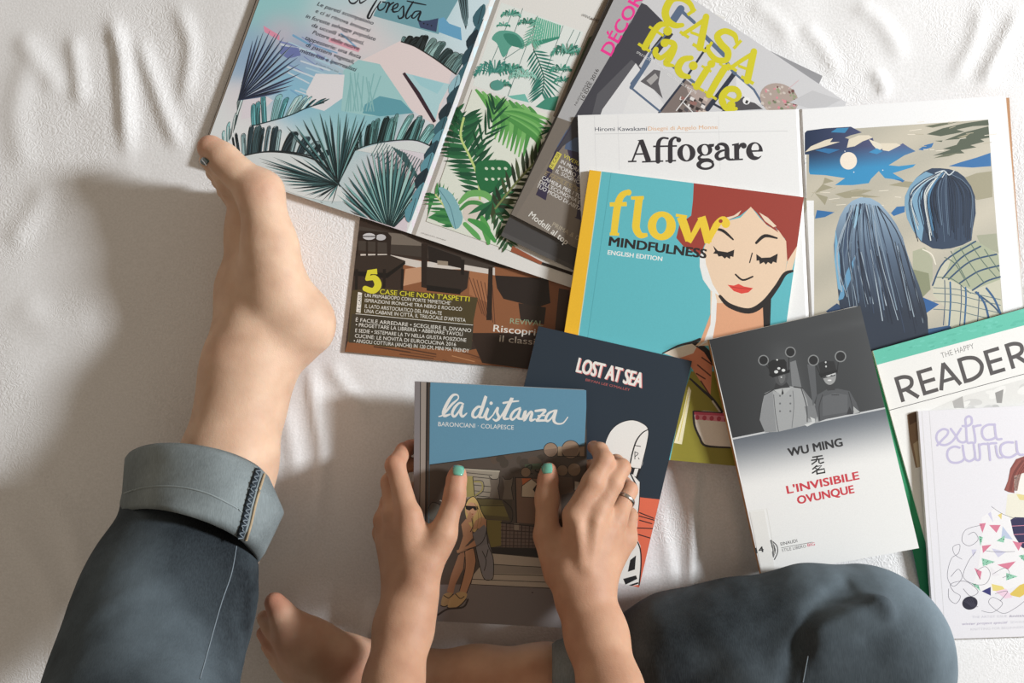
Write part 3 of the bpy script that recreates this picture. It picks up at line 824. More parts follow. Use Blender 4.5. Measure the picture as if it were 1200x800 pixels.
def paint_jungle_right(A):
    k3 = K(440, 0, 4); k4 = K(440, 150, 4); R = random.Random(4)
    A.clip = Q['jungle_r']
    g1 = [(58, 138, 116), (86, 160, 140), (42, 112, 96), (120, 182, 166)]
    A.poly(k3((590, 12), (975, 150), (830, 528), (455, 400)), (222, 228, 224))
    # upper wallpaper: trunks, fronds, crowns
    for a in (((690, 40), (600, 300)), ((760, 75), (620, 450)), ((650, 40), (540, 300)), ((880, 120), (800, 330)), ((960, 150), (850, 400)), ((720, 200), (600, 280)), ((900, 200), (930, 140))):
        A.line(k3(*a), 0.7, (70, 110, 104), smooth=0)
    def crown(c, r, n=9, cols=g1, a0=-170, a1=-10, w=2.4):
        for i in range(n):
            a = math.radians(a0+(a1-a0)*i/(n-1))
            p = k3(c)[0]; e = (p[0]+r*math.cos(a), p[1]+r*math.sin(a)*0.75)
            e2 = (p[0]+r*1.25*math.cos(a), p[1]+r*1.0*math.sin(a)*0.35+r*0.25)
            cc = cols[i % len(cols)]
            fr = catmull([p, e, e2], 6)
            A.line([(q[0], q[1], 0.9) for q in fr], 0.9, cc, smooth=0, cap=False)
            for j in range(2, len(fr)):
                q = fr[j]; l = r*0.34*(1-0.5*j/len(fr))
                A.line([(q[0], q[1], w*0.34), (q[0]+l*0.25*math.cos(a), q[1]+l*0.6, w*0.34), (q[0]+l*0.3*math.cos(a), q[1]+l, 0.1)], 1, cc, smooth=0, cap=False)
                A.line([(q[0], q[1], w*0.34), (q[0]+l*0.5*math.cos(a), q[1]-l*0.15, w*0.3), (q[0]+l*0.9*math.cos(a), q[1]-l*0.2, 0.1)], 1, cc, smooth=0, cap=False)
    A.poly(k3((545, 180), (580, 145), (650, 150), (695, 190), (690, 230), (640, 215), (600, 270), (570, 205)), (92, 160, 142), smooth=4)
    A.poly(k3((600, 160), (660, 165), (690, 220), (630, 210)), (60, 130, 112), smooth=4)
    crown((635, 72), 9, 8); crown((715, 110), 9, 7, w=2); crown((600, 120), 6, 5)
    A.poly(k3((755, 80), (870, 120), (860, 175), (735, 190)), (92, 174, 146))
    for i in range(12): A.line(k3((760+i*9, 84+i*3), (735+i*11, 190-i)), 0.8, (206, 224, 214), smooth=0)
    A.poly(k3((740, 195), (865, 170), (860, 182), (760, 215)), (60, 140, 116))
    A.pinnate(k3((740, 230), (770, 300), (790, 370), (780, 440)), 26, 15, 2.3, [(56, 128, 112), (38, 104, 92)], 60, (40, 96, 84))
    A.pinnate(k3((760, 100), (750, 150), (735, 200)), 16, 9, 1.6, [(110, 180, 156)], 60, None)
    crown((900, 250), 15, 9, w=3); crown((870, 330), 10, 7, w=2.4); crown((880, 380), 8, 6)
    crown((560, 340), 19, 11, [(44, 120, 108), (60, 136, 124), (84, 156, 142)], w=3.4)
    crown((640, 330), 11, 8); crown((590, 400), 9, 7)
    A.poly(k3((620, 450), (700, 440), (720, 480), (640, 462)), (116, 186, 172))
    A.poly(k3((750, 500), (800, 460), (860, 450), (840, 520), (790, 512)), (66, 140, 118))
    crown((690, 360), 12, 7, [(150, 204, 188)], w=2.2); A.ell(k3((570, 400))[0], 8, 6, (86, 150, 138))
    # lower wallpaper
    base = k3((455, 418), (828, 545))+k4((640, 578), (238, 437))
    A.poly(base, (222, 226, 214))
    gl = [(96, 164, 84), (120, 182, 104), (78, 146, 74)]; gd = [(34, 92, 58), (28, 78, 52), (46, 110, 68)]
    # monstera-like ribs sweeping from the top
    for i in range(9):
        t = i/8
        A.line(k3((470+t*250, 420+t*80, 10), (520+t*230, 480+t*70, 26), (560+t*160, 560+t*60, 24), (540+t*150, 640+t*110, 6)), 5, gl[i % 3], cap=False)
    for i in range(8):
        t = i/7
        A.line(k3((585, 530, 10), (650+t*40, 520+t*80, 26), (740+t*20, 540+t*120, 22), (815-t*60, 560+t*160, 6)), 5, gl[(i+1) % 3], cap=False)
    A.pinnate(k3((450, 800), (430, 720), (400, 650), (380, 600))+[(535, 130)], 20, 8, 4, gd, 65)
    A.pinnate(k4((490, 340), (480, 230), (440, 130), (400, 40), (415, -50)), 34, 19, 5.2, gd, 75, (190, 210, 130))
    A.pinnate(k4((470, 150), (500, 60), (540, -10), (560, -90)), 30, 8, 3, [(30, 84, 56), (24, 70, 46)], 40)
    A.poly(k4((480, 160), (560, 150), (620, 160), (640, 220), (560, 290), (500, 300), (470, 220)), (38, 108, 64), smooth=4)
    for i in range(8): A.ell(k4((520+(i % 4)*30, 190+(i//4)*50))[0], 2.2, 1.6, (206, 216, 196), 30, 10)
    A.poly(k4((245, 420), (255, 300), (330, 370), (370, 470)), (58, 128, 72))
    A.pinnate(k4((365, 465), (330, 380), (280, 310)), 22, 9, 3.2, [(40, 106, 62), (74, 144, 82)], 70, (196, 206, 130))
    A.poly(k4((295, 280), (360, 310), (410, 420), (375, 475), (335, 400)), (132, 180, 188), smooth=3)
    A.line(k4((300, 290), (350, 370), (375, 470)), 0.8, (84, 128, 140))
    A.poly(k4((410, 400), (440, 330), (510, 350), (520, 430), (470, 450), (430, 440)), (216, 206, 196), smooth=4)
    A.line(k4((395, 350, 16), (440, 310, 30), (510, 310, 30), (560, 350, 24)), 6, (110, 172, 98))
    A.line(k4((400, 380, 14), (440, 350, 20), (500, 360, 20), (530, 420, 20)), 5, (74, 140, 76))
    for i in range(11):
        a = math.radians(-70+i*22); b = k4((545, 345))[0]
        A.line([b+(2,), (b[0]+16*math.cos(a), b[1]+15*math.sin(a), 6), (b[0]+32*math.cos(a), b[1]+30*math.sin(a), 0.3)], 4, (gd+[(60, 70, 42)])[i % 4], smooth=3, cap=False)
    A.line(k4((500, 420, 20), (520, 480, 40), (530, 540, 16)), 8, (86, 160, 82)); A.line(k4((440, 430, 16), (500, 460, 34), (560, 530, 16)), 7, (70, 148, 74))
    A.line(k4((420, 450, 20), (470, 500, 24), (490, 520, 10)), 6, (96, 168, 92))
    A.pinnate(k4((560, 380), (640, 280), (720, 190), (780, 130)), 26, 12, 4.5, [(48, 60, 40), (36, 48, 32), (66, 80, 50)], 60, (120, 130, 80))
    A.pinnate(k4((560, 400), (600, 460), (620, 540)), 20, 7, 4, [(42, 76, 48), (60, 96, 60)], 60)
    A.fan(k3((840, 600))[0], k3((770, 620), (790, 650), (760, 600), (800, 560), (760, 640)), 2.4, gd)
    # third photo column and strip at the foot
    A.poly([(689, 38), (707, 2), (760, -60), (800, -40), (690, 160), (648, 136)], (150, 138, 126))
    A.poly([(690, 44), (700, 40), (672, 110), (655, 132), (668, 96)], (70, 84, 62))
    for i in range(6): A.line([(692+i*3, 22+i*2), (716+i*4, 28+i*2)], 0.8, (112, 96, 84), smooth=0)
    A.poly(k4((642, 552), (783, 628), (775, 640), (634, 578)), (152, 84, 56))
    A.poly(k4((783, 628), (925, 676), (920, 690), (778, 640)), (46, 38, 34))
    A.text("STILE LIBERO", (682, 18.5), (706, 27), 2.2, (60, 56, 54), 0.01)
    A.text("nella pagina accanto, carta da parati", k4((215, 492))[0], k4((330, 528))[0], 1.3, (140, 138, 134))
def open_magazine_jungle():
    ql, qr = Q['jungle_l'], Q['jungle_r']
    zc = z_jl(480, 100); loc = P(500, 110, zc)
    root = thing('open_magazine', 'large open magazine with teal jungle wallpaper on the left page, near the big toe', 'magazine', (loc[0], loc[1], 0.001), G_MAG)
    A = Art(z_jl, None); A.slab([ql[0], lerp2(ql[1], ql[0], .02), lerp2(ql[2], ql[3], .02), ql[3]], 0.0003, (222, 224, 224)); A.slab([lerp2(ql[1], ql[0], .02), ql[1], ql[2], lerp2(ql[2], ql[3], .02)], 0.0003, (214, 216, 216)); paint_jungle_left(A); A.build('left_page', M_GLOSS, root)['label'] = 'glossy left page full of teal palm leaves'
    B = Art(z_jr, None); B.slab([lerp2(qr[0], qr[1], .02), qr[1], qr[2], lerp2(qr[3], qr[2], .02)], 0.0003, (224, 222, 218)); B.slab([qr[0], lerp2(qr[0], qr[1], .02), lerp2(qr[3], qr[2], .02), qr[3]], 0.0003, (214, 212, 208)); paint_jungle_right(B); B.build('right_page', M_MATTE, root)['label'] = 'white right page with two green leaf wallpapers'
    D = Art(z_jl, dz=-0.0004)
    D.slab([(quad_pt(ql, -0.014, 0)), quad_pt(ql, 0.995, 0), quad_pt(ql, 0.995, 0.996), quad_pt(ql, -0.006, 0.992)], 0.0022, (150, 138, 126), 12); D.build('left_page_block', M_PAGES, root)
    E = Art(z_jr, dz=-0.0004); E.slab([quad_pt(qr, 0.005, 0), quad_pt(qr, 0.99, 0), quad_pt(qr, 0.99, 0.997), quad_pt(qr, 0.005, 0.997)], 0.0022, (214, 208, 200), 14); E.build('right_page_block', M_PAGES, root)
    STACK.append((ql, lambda x, y: z_jl(x, y)+A.lift)); STACK.append((qr, lambda x, y: z_jr(x, y)+B.lift))
    F = Art(z_jl, dz=-0.0027); F.slab([quad_pt(ql, -0.022, -0.0), quad_pt(ql, 1, 0), quad_pt(ql, 1, 0.997), quad_pt(ql, -0.012, 0.995)], 0.0004, (70, 58, 50), 16); F.build('cover', M_GLOSS, root)
open_magazine_jungle()

# ---------------------------------------------------------------- grey magazine under the yellow-lettered one
def paint_dark(A):
    q = Q['dark']
    A.poly([quad_pt(q, 0.55, 0), quad_pt(q, 1, 0), quad_pt(q, 1, 0.3), quad_pt(q, 0.55, 0.3)], (150, 150, 154))
    A.poly([quad_pt(q, 0, 0.8), quad_pt(q, 1, 0.8), quad_pt(q, 1, 1), quad_pt(q, 0, 1)], (86, 84, 84))
    A.poly([quad_pt(q, 0, 0.93), quad_pt(q, 1, 0.93), quad_pt(q, 1, 0.985), quad_pt(q, 0, 0.985)], (74, 72, 72))
bound('magazine', 'grey magazine almost hidden beneath the yellow-lettered one, only its corners showing', 'magazine',
      Q['dark'], None, 1.9, paint_dark, M_GLOSS, cover=(88, 86, 88), back=(190, 190, 190), spine=(80, 80, 84), edge=(150, 150, 150), group=G_MAG)

# ---------------------------------------------------------------- yellow-lettered home magazine
_cq = Q['casa']; CREASE = (quad_pt(_cq, .115, 0), quad_pt(_cq, .022, 1))
def casa_at(pc):
    pb = plane_fn([_cq[0], CREASE[0], CREASE[1], _cq[3]], [1000*pc(*_cq[0])-0.5, 1000*pc(*CREASE[0]), 1000*pc(*CREASE[1]), 1000*pc(*_cq[3])-0.5])
    return lambda x, y: min(pc(x, y), pb(x, y))
def paint_casa(A):
    k = K(740, 0, 5.714); k5 = K(660, 0, 3.53); k4 = K(440, 150, 4)
    q = Q['casa']; A.clip = [CREASE[0], q[1], q[2], CREASE[1]]
    lg = (208, 208, 211)
    band = [quad_pt(q, 0, 0), quad_pt(q, 0.115, 0), quad_pt(q, 0.10, 1), quad_pt(q, 0, 1)]
    A.poly([quad_pt(q, .1, 0), quad_pt(q, 1, 0), quad_pt(q, 1, .42), quad_pt(q, .1, .5)], lg)
    # the photo: dark sofa corner, panes, frames, shelves
    A.poly([(744, 0), (758, 6), (778, 26), (764, 44), (760, 60), (712, 133), (690, 150), (664, 168), (640, 186), (690, 60)], (70, 70, 78), step=None)
    A.poly([(700, 110), (740, 70), (752, 80), (714, 133), (690, 150)], (92, 92, 98))
    A.poly([(706, 128), (745, 74), (790, 140), (700, 145)], (222, 222, 224))
    A.poly(k((0, 590), (200, 745), (180, 770), (-60, 760)), (226, 226, 227))
    A.poly(k((60, 545), (150, 465), (230, 480), (180, 560), (210, 660), (150, 600)), (98, 96, 100))
    A.poly(k((100, 540), (160, 490), (180, 520), (130, 570)), (170, 168, 168))
    A.poly(k((200, 440), (340, 540), (240, 690), (180, 560)), (204, 204, 206))
    A.poly(k((190, 755), (360, 530), (540, 660), (500, 760)), (128, 116, 112))
    A.poly(k((360, 560), (470, 600), (540, 660), (490, 720), (380, 620)), (176, 160, 154))
    R = random.Random(8)
    for i in range(26):
        x = 290+R.uniform(0, 200); y = 640+R.uniform(0, 110)
        A.poly(k((x, y), (x+26, y+14), (x+16, y+34), (x-8, y+20)), R.choice([(60, 52, 52), (226, 222, 220), (150, 110, 104), (90, 86, 90), (206, 190, 180)]))
    A.line(k((300, 740), (400, 610)), 1.2, (226, 224, 224), smooth=0); A.line(k((420, 760), (350, 690)), 1.2, (226, 224, 224), smooth=0)
    A.poly(k((640, 720), (760, 640), (880, 730), (600, 745)), (86, 84, 88))
    A.poly(k((700, 500), (800, 590), (870, 700), (790, 680), (700, 600)), (224, 224, 226))
    nv = (92, 110, 136); nd = (50, 56, 72)
    for a, w in ((((0, 585), (120, 400)), 5), (((330, 60), (270, 150)), 9), (((185, 755), (360, 530), (500, 320)), 2.6), (((510, 730), (690, 490)), 5.5), (((320, 60), (420, 150)), 4),
                 (((490, 240), (620, 370)), 5), (((0, 590), (190, 745)), 2.4), (((270, 440), (430, 560)), 3.2), (((690, 490), (820, 600), (880, 700)), 2.4), (((540, 690), (640, 745)), 2.6),
                 (((640, 420), (690, 490)), 4), (((130, 350), (60, 480), (0, 560)), 3)):
        A.line(k(*a), w, nv if w != 2.6 and w != 5.5 else nd, smooth=0)
    A.poly(k((130, 330), (240, 190), (280, 230), (150, 400)), (58, 58, 64))
    A.line(k((120, 360), (250, 210)), 1.4, (110, 124, 150), smooth=0)
    A.ell(k((770, 675))[0], 4.3, 4.3, (238, 238, 238)); A.text("1", k((760, 690))[0], k((776, 696))[0], 4, (70, 70, 70), 0.02)
    # flowered cushion
    cc = (913, 116); A.ell(cc, 23, 18, (176, 160, 152), 20)
    for i in range(46):
        a = R.uniform(0, 6.28); r = R.uniform(0, 1)**0.5
        A.ell((cc[0]+21*r*math.cos(a), cc[1]+16*r*math.sin(a)), R.uniform(1, 2.6), R.uniform(0.8, 2), R.choice([(214, 142, 152), (150, 160, 128), (196, 182, 172), (120, 84, 80), (206, 196, 188), (120, 130, 104)]), R.uniform(0, 90), 8)
    A.line([(936, 94), (924, 104)], 0.7, (214, 180, 184), smooth=0)
    A.poly([(925, 120), (952, 106), (985, 117), (960, 130)], (196, 196, 199))
    # lettering
    y = (212, 204, 48)
    L = [[(412, 70, 38), (392, 25, 42), (340, -10, 50), (270, -5, 56), (228, 70, 58), (240, 135, 56), (290, 170, 46), (340, 168, 34)], [(430, 60, 26), (375, 100, 26)],
         [(345, 228, 30), (420, 180, 32), (505, 120, 34)], [(500, 112, 50), (480, 210, 54), (458, 320, 54)], [(395, 215, 22), (475, 245, 22)], [(325, 212, 24), (385, 252, 24)], [(410, 295, 26), (500, 345, 26)],
         [(705, 285, 26), (690, 235, 42), (625, 208, 46), (575, 240, 50), (600, 295, 54), (645, 345, 54), (635, 400, 48), (570, 400, 44), (520, 350, 40), (512, 310, 28)], [(735, 270, 24), (685, 325, 24)], [(540, 280, 22), (500, 350, 22)],
         [(665, 455, 30), (745, 400, 32), (825, 352, 34)], [(820, 345, 50), (798, 440, 54), (776, 540, 54)], [(715, 440, 22), (790, 468, 22)], [(640, 430, 24), (705, 475, 24)], [(735, 512, 26), (818, 560, 26)],
         [(88, 318, 50), (120, 262, 52), (155, 205, 50), (195, 165, 46), (245, 165, 34)], [(118, 178, 20), (215, 240, 20)], [(45, 292, 22), (125, 345, 22)],
         [(165, 330, 40), (160, 360, 44), (195, 388, 40), (240, 355, 30), (285, 310, 40)], [(225, 275, 34), (275, 288, 46), (285, 320, 52), (255, 390, 54), (230, 425, 44), (280, 440, 22)],
         [(400, 388, 38), (345, 400, 50), (312, 455, 56), (335, 500, 50), (385, 515, 34)],
         [(508, 462, 52), (465, 530, 52), (435, 580, 52)], [(470, 440, 18), (535, 480, 18)], [(405, 560, 20), (485, 610, 20)],
         [(628, 452, 52), (570, 545, 52), (520, 635, 52)], [(590, 425, 18), (655, 468, 18)], [(490, 612, 20), (570, 665, 20)],
         [(620, 690, 40), (606, 650, 52), (645, 600, 50), (700, 600, 46), (722, 640, 38), (690, 672, 26), (620, 640, 22)], [(606, 680, 50), (640, 728, 44), (700, 728, 28)]]
    for s in L: A.line([(p[0], p[1], p[2]*0.88) for p in k(*s)], 6, y, smooth=4, cap=(len(s) > 2))
    for c, r in (((242, 208), 30), ((222, 288), 28), ((414, 440), 30), ((535, 428), 27), ((668, 703), 28)):
        A.ell(k(c)[0], r/5.714, r/5.714, y, n=18)
    A.text("STILE FACTORY, NUOVO!", k((32, 355))[0], k((225, 470))[0], 2.6, (236, 236, 236), 0.02)
    A.text("IDEE, CONSIGLI, E RICETTE", k((235, 500))[0], k((430, 630))[0], 2.6, (236, 236, 236), 0.02)
    # lower left: floor and navy text box
    A.poly([quad_pt(q, 0, .60), quad_pt(q, .35, .60), quad_pt(q, .4, 1), quad_pt(q, 0, 1)], (128, 119, 110))
    A.poly([quad_pt(q, .0, .58), quad_pt(q, .4, .55), quad_pt(q, .42, .66), quad_pt(q, 0, .70)], (92, 90, 92))
    A.poly([(650, 178), (668, 150), (690, 165), (690, 262), (676, 256), (628, 228)], (58, 52, 74))
    A.poly([(652, 172), (664, 152), (690, 160), (690, 180), (676, 178)], (84, 100, 128))
    A.poly(k4((852, 110), (874, 122), (832, 196), (812, 182)), (214, 204, 92)); A.text("LE CASE", k4((826, 188))[0], k4((866, 122))[0], 3.4, (60, 54, 50), 0.01)
    ye = (212, 202, 92); wh = (226, 224, 222); tn = (168, 152, 118)
    for s, a, b, c, bo in (("VIVERE", (878, 136), (958, 180), ye, .02), ("IN MORA", (866, 163), (955, 210), wh, .018), ("PORRO E", (854, 188), (955, 240), wh, .018), ("IL SOGNO", (843, 208), (955, 264), wh, 0),
                        ("È FACILE SCEGLI", (792, 220), (985, 318), tn, .01), ("CAMERA PER I TUOI", (778, 238), (985, 345), wh, .02), ("DELL'ECONOMIA E LE", (766, 258), (985, 372), wh, .02), ("TUO MODO DI ABITARE", (753, 276), (985, 402), wh, .02)):
        A.text(s, k4(a)[0], k4(b)[0], 4.4, c, bo)
    A.line(k4((800, 200), (985, 296)), 0.5, tn, smooth=0)
    A.text("Modelli al top", k4((716, 412))[0], k4((893, 548))[0], 7.2, (232, 230, 224), 0.015)
    A.text("PRIMA & DOPO", k4((826, 458))[0], k4((1010, 560))[0], 5.0, (180, 170, 150), 0.0)
    # glossy spine band with pink word
    A.clip = [q[0], CREASE[0], CREASE[1], q[3]]
    A.poly(A.clip, (176, 176, 178))
    A.poly([quad_pt(q, .0, .62), quad_pt(q, .13, .60), quad_pt(q, .13, 1), quad_pt(q, 0, 1)], (122, 114, 106))
    A.text("DÉCOR", (716, 66), (754, -2), 14, (240, 62, 152), 0.05)
    A.text("NUOVI SPAZI", (675, 124), (690, 96), 2.4, (60, 58, 58), 0.02)
    A.text("10 IDEE 2016", (684, 118), (702, 82), 4.2, (60, 58, 58), 0.02)
bound('magazine', 'home magazine with big yellow lettering and a pink word along its curled spine', 'magazine',
      Q['casa'], None, 2.0, paint_casa, M_GLOSS, cover=(206, 206, 209), back=(206, 200, 196), spine=(150, 150, 152), edge=(206, 204, 200), group=G_MAG, zmake=casa_at, pieces=[[Q['casa'][0], CREASE[0], CREASE[1], Q['casa'][3]], [CREASE[0], Q['casa'][1], Q['casa'][2], CREASE[1]]])
# ---------------------------------------------------------------- open magazine with a short story and a moonlit drawing
GUT2 = ((937, 128), (953, 462))
def gd2(x, y):
    (ax, ay), (bx, by) = GUT2
    return -((x-ax)*(by-ay)-(y-ay)*(bx-ax))/math.hypot(bx-ax, by-ay)      # > 0 left of the gutter
if gd2(700, 200) < 0:
    _g = gd2
    gd2 = lambda x, y: -_g(x, y)
_sl = rest(Q['story_l'], 0.0028)
_sr = hinge(Q['story_r'], _sl, GUT2, 0.0028, 1)
def z_sl(x, y): return _sl(x, y)-0.0020*max(0.0, 1-max(0.0, gd2(x, y))/4.0)
def z_sr(x, y): return _sr(x, y)-0.0020*max(0.0, 1-max(0.0, -gd2(x, y))/3.0)
def paint_story_left(A):
    k = K(730, 150, 7.06); ink = (50, 46, 50); wh = (234, 234, 234)
    A.text("Hiromi Kawakami", (697, 153.6), (758, 153.0), 4.6, (66, 70, 84), 0.02)
    A.text("Disegni di Angelo Monne", (759.5, 153.0), (841, 151.0), 4.6, (226, 180, 140), 0.015)
    A.line([(697, 157), (923, 153.5)], 0.5, (200, 200, 202), smooth=0)
    for x in (696.5, 842, 724): A.line([(x, 136), (x+2, 200)], 0.4, (216, 216, 218), smooth=0)
    ln = lambda *p, **kw: A.line(k(*p), 2, ink, **kw)
    ln((78, 272, 14), (144, 104, 16), cap=False); ln((150, 100, 40), (212, 275, 46), smooth=0, cap=False); ln((92, 216, 13), (182, 213, 13), smooth=0, cap=False)
    A.poly(k((118, 102), (160, 94), (172, 112), (140, 112)), ink)
    ln((42, 277, 13), (112, 275, 13), smooth=0, cap=False); ln((158, 280, 13), (334, 273, 13), smooth=0, cap=False)
    ln((290, 275, 40), (290, 160, 38), (300, 108, 32), (330, 82, 18), (372, 86, 16)); ln((392, 272, 40), (392, 140, 38), (402, 100, 30), (430, 78, 18), (458, 86, 16))
    A.ell(k((462, 98))[0], 2.9, 2.9, ink, n=16)
    ln((250, 152, 14), (447, 148, 14), smooth=0, cap=False); ln((352, 273, 13), (440, 269, 13), smooth=0, cap=False)
    A.ell(k((525, 205))[0], 10.7, 10.3, ink); A.ell(k((524, 205))[0], 4.2, 8.6, wh, -4)
    A.ell(k((676, 180))[0], 9.0, 7.0, ink); A.ell(k((678, 180))[0], 3.7, 5.6, wh, -6)
    A.poly(k((700, 150), (712, 132), (756, 130), (752, 154), (728, 158)), ink)
    ln((652, 222, 16), (628, 244, 22), (650, 264, 30), (710, 266, 32), (738, 284, 26))
    A.ell(k((682, 303))[0], 10.6, 6.2, ink); A.ell(k((690, 304))[0], 6.4, 3.2, wh, -6)
    A.poly(k((632, 250), (700, 252), (752, 272), (740, 290), (690, 278), (640, 278)), ink)
    A.ell(k((782, 164))[0], 3.3, 3.3, ink, n=16)
    ln((772, 158, 14), (796, 134, 20), (836, 136, 30), (860, 165, 38), (862, 235, 40), (884, 260, 20), (908, 256, 12))
    ln((850, 180, 14), (800, 196, 22), (774, 230, 34), (796, 258, 26), (850, 240, 16))
    ln((942, 262, 42), (940, 140, 42), smooth=0, cap=False); ln((890, 263, 13), (993, 258, 13), smooth=0, cap=False)
    A.poly(k((902, 134), (960, 122), (960, 142), (904, 146)), ink)
    ln((958, 170, 16), (975, 138, 22), (1000, 132, 24)); A.ell(k((1000, 146))[0], 3.4, 3.4, ink, n=16)
    A.ell(k((1088, 191))[0], 9.8, 10.6, ink); A.poly(k((1066, 182), (1072, 142), (1096, 128), (1118, 142), (1122, 180)), wh, smooth=3)
    A.poly(k((1070, 198), (1170, 194), (1168, 216), (1150, 226), (1120, 240), (1086, 230)), wh)
    A.line(k((1060, 190), (1152, 186)), 1.6, ink, smooth=0)
def sky(x, y):
    t = (y-152)/70
    a = np.array([28, 44, 74.]); b = np.array([86, 88, 128.]); c = np.array([52, 142, 192.])
    u = (x-945)/120
    col = a*(1-min(1, max(0, u*1.2)))+b*min(1, max(0, u*1.2))
    w = min(1, max(0, (y-178+0.1*(x-945))/26)); return tuple(col*(1-w)+c*w)
def paint_story_right(A):
    k = K(920, 100, 4.279); kb = K(920, 250, 4.279); R = random.Random(21)
    A.clip = Q['story_r']
    q = [(940.6, 154.5), (1158, 140), (1176, 372), (1182, 440), (948, 462), (945.7, 369)]
    def cream(x, y):
        g = 0.5+0.5*math.sin(x*0.05+y*0.09)
        return (196-14*g, 189-12*g, 172-10*g)
    A.poly(q, cream, step=9)
    # night sky
    A.poly(k((88, 230), (200, 215), (330, 207), (385, 236), (330, 250), (300, 262), (350, 280), (440, 262), (445, 285), (500, 305), (480, 320), (540, 320), (590, 290), (620, 310), (655, 330), (600, 350), (520, 400), (570, 405), (655, 395), (640, 410), (590, 425), (540, 440), (590, 470), (600, 485), (540, 470), (500, 465), (470, 430), (430, 470), (420, 490), (340, 500), (250, 500), (300, 465), (200, 450), (100, 445)), sky, step=5)
    cr = (222, 212, 192)
    A.poly(k((100, 335), (130, 305), (200, 275), (240, 265), (225, 285), (275, 283), (220, 300), (160, 318)), cr)
    A.poly(k((320, 270), (370, 250), (420, 250), (440, 262), (390, 280), (350, 305), (310, 312)), cr)
    A.poly(k((420, 270), (500, 300), (470, 330), (440, 300)), (226, 218, 200)); A.poly(k((480, 290), (560, 290), (580, 300), (520, 330), (490, 325)), cr)
    A.poly(k((230, 235), (260, 215), (320, 212), (300, 238)), (54, 132, 178)); A.poly(k((150, 325), (200, 315), (275, 322), (220, 342)), (44, 112, 164)); A.poly(k((420, 335), (460, 315), (490, 330), (460, 345)), (60, 140, 190))
    A.ell(k((318, 378))[0], 9.9, 10.2, (238, 226, 210), n=36)
    for p in ((345, 435), (490, 425), (300, 330)): A.ell(k(p)[0], 0.7, 0.7, (230, 232, 236), n=8)
    # cloud shapes
    ol = [(82, 90, 74), (102, 106, 86), (126, 128, 106)]
    for pts, c in ((((700, 205), (780, 190), (870, 182), (820, 195), (740, 212)), 1), (((710, 245), (790, 215), (900, 190), (1018, 172), (1022, 200), (940, 205), (860, 222), (900, 232), (780, 255)), 0),
                   (((800, 275), (900, 235), (1020, 205), (1024, 262), (980, 270), (1000, 282), (930, 300), (960, 310), (880, 325), (900, 340), (820, 345), (740, 352), (830, 322), (790, 318), (860, 298), (880, 268)), 0),
                   (((745, 365), (800, 345), (880, 335), (820, 355)), 1), (((750, 278), (790, 276), (785, 284)), 0), (((860, 262), (930, 240), (900, 262)), 2),
                   (((100, 455), (200, 462), (245, 480), (190, 495), (240, 512), (150, 540), (215, 560), (200, 600), (103, 600)), 2), (((100, 500), (160, 520), (130, 560), (102, 570)), 1),
                   (((250, 545), (360, 520), (440, 525), (380, 545), (480, 560), (300, 565)), 2), (((520, 500), (600, 480), (700, 490), (640, 515)), 2), (((880, 470), (960, 440), (1036, 430), (1040, 560), (960, 575)), 2)):
        A.poly(k(*pts), ol[c] if c != 2 else (158, 152, 128))
    for pts in (((820, 405), (880, 385), (960, 362), (1030, 338), (1033, 405), (940, 412)), ((103, 616), (160, 625), (248, 636), (200, 660), (150, 668), (104, 668)), ((104, 702), (205, 704), (180, 716), (105, 724)), ((668, 322), (700, 300), (745, 288), (735, 310), (690, 326)), ((530, 640), (560, 608), (600, 605), (600, 635), (545, 655)), ((550, 468), (600, 476), (590, 486))):
        A.poly(k(*pts), (48, 108, 164) if pts[0][0] != 104 else (54, 88, 118))
    for i in range(30):
        x = R.uniform(110, 1010); y = R.uniform(510, 640) if x < 600 else R.uniform(180, 330)
        A.line(k((x, y), (x+R.uniform(20, 60), y+R.uniform(-10, 4))), 0.7, R.choice([(228, 220, 204), (180, 172, 150)]), smooth=0)
    # field
    A.poly(kb((110, 320), (180, 330), (250, 420), (250, 500), (112, 515)), (148, 144, 118)); A.poly(kb((640, 190), (700, 170), (740, 230), (740, 330), (690, 410), (640, 300)), (170, 172, 148))
    A.poly(kb((960, 110), (1060, 100), (1072, 200), (980, 160)), (160, 162, 140)); A.poly(kb((640, 280), (720, 300), (730, 380), (690, 420)), (136, 140, 112))
    A.poly(kb((690, 420), (772, 455), (705, 502)), (42, 92, 150)); A.poly(kb((205, 490), (260, 450), (300, 480), (240, 520)), (50, 74, 108)); A.poly(kb((710, 580), (830, 560), (840, 620), (700, 660)), (50, 86, 126))
    # plaid shirt
    A.poly(kb((738, 365), (760, 300), (800, 235), (870, 175), (955, 132), (975, 165), (1068, 200), (1078, 330), (1088, 500), (1010, 540), (880, 580), (810, 560), (800, 470), (742, 410)), (196, 194, 174))
    A.poly(kb((800, 320), (850, 180), (955, 135), (1070, 205), (1080, 330), (940, 385)), (166, 172, 146))
    nb = (40, 72, 104); gb = (86, 108, 96)
    for s in (((740, 360), (800, 240), (955, 140)), ((790, 325), (880, 225), (980, 165)), ((820, 330), (930, 240), (1060, 205)), ((875, 350), (970, 290), (1072, 262)), ((940, 385), (1010, 340), (1078, 318)), ((955, 395), (1040, 460), (1075, 500))):
        A.line(kb(*s), 1.9, nb)
    for s in (((832, 190), (870, 260), (925, 365)), ((880, 175), (940, 270), (1000, 350)), ((930, 150), (990, 240), (1060, 320)), ((800, 220), (850, 250), (900, 330)), ((1000, 180), (1040, 240), (1075, 290)), ((760, 320), (840, 330), (930, 400))):
        A.line(kb(*s), 1.0, gb)
    for x in (800, 828, 882, 905, 970): A.line(kb((x, 335+(x-800)*0.35), (x+2, 440), (x-6, 560)), 1.9 if x in (828, 905) else 1.0, (42, 96, 142) if x in (828, 905) else nb)
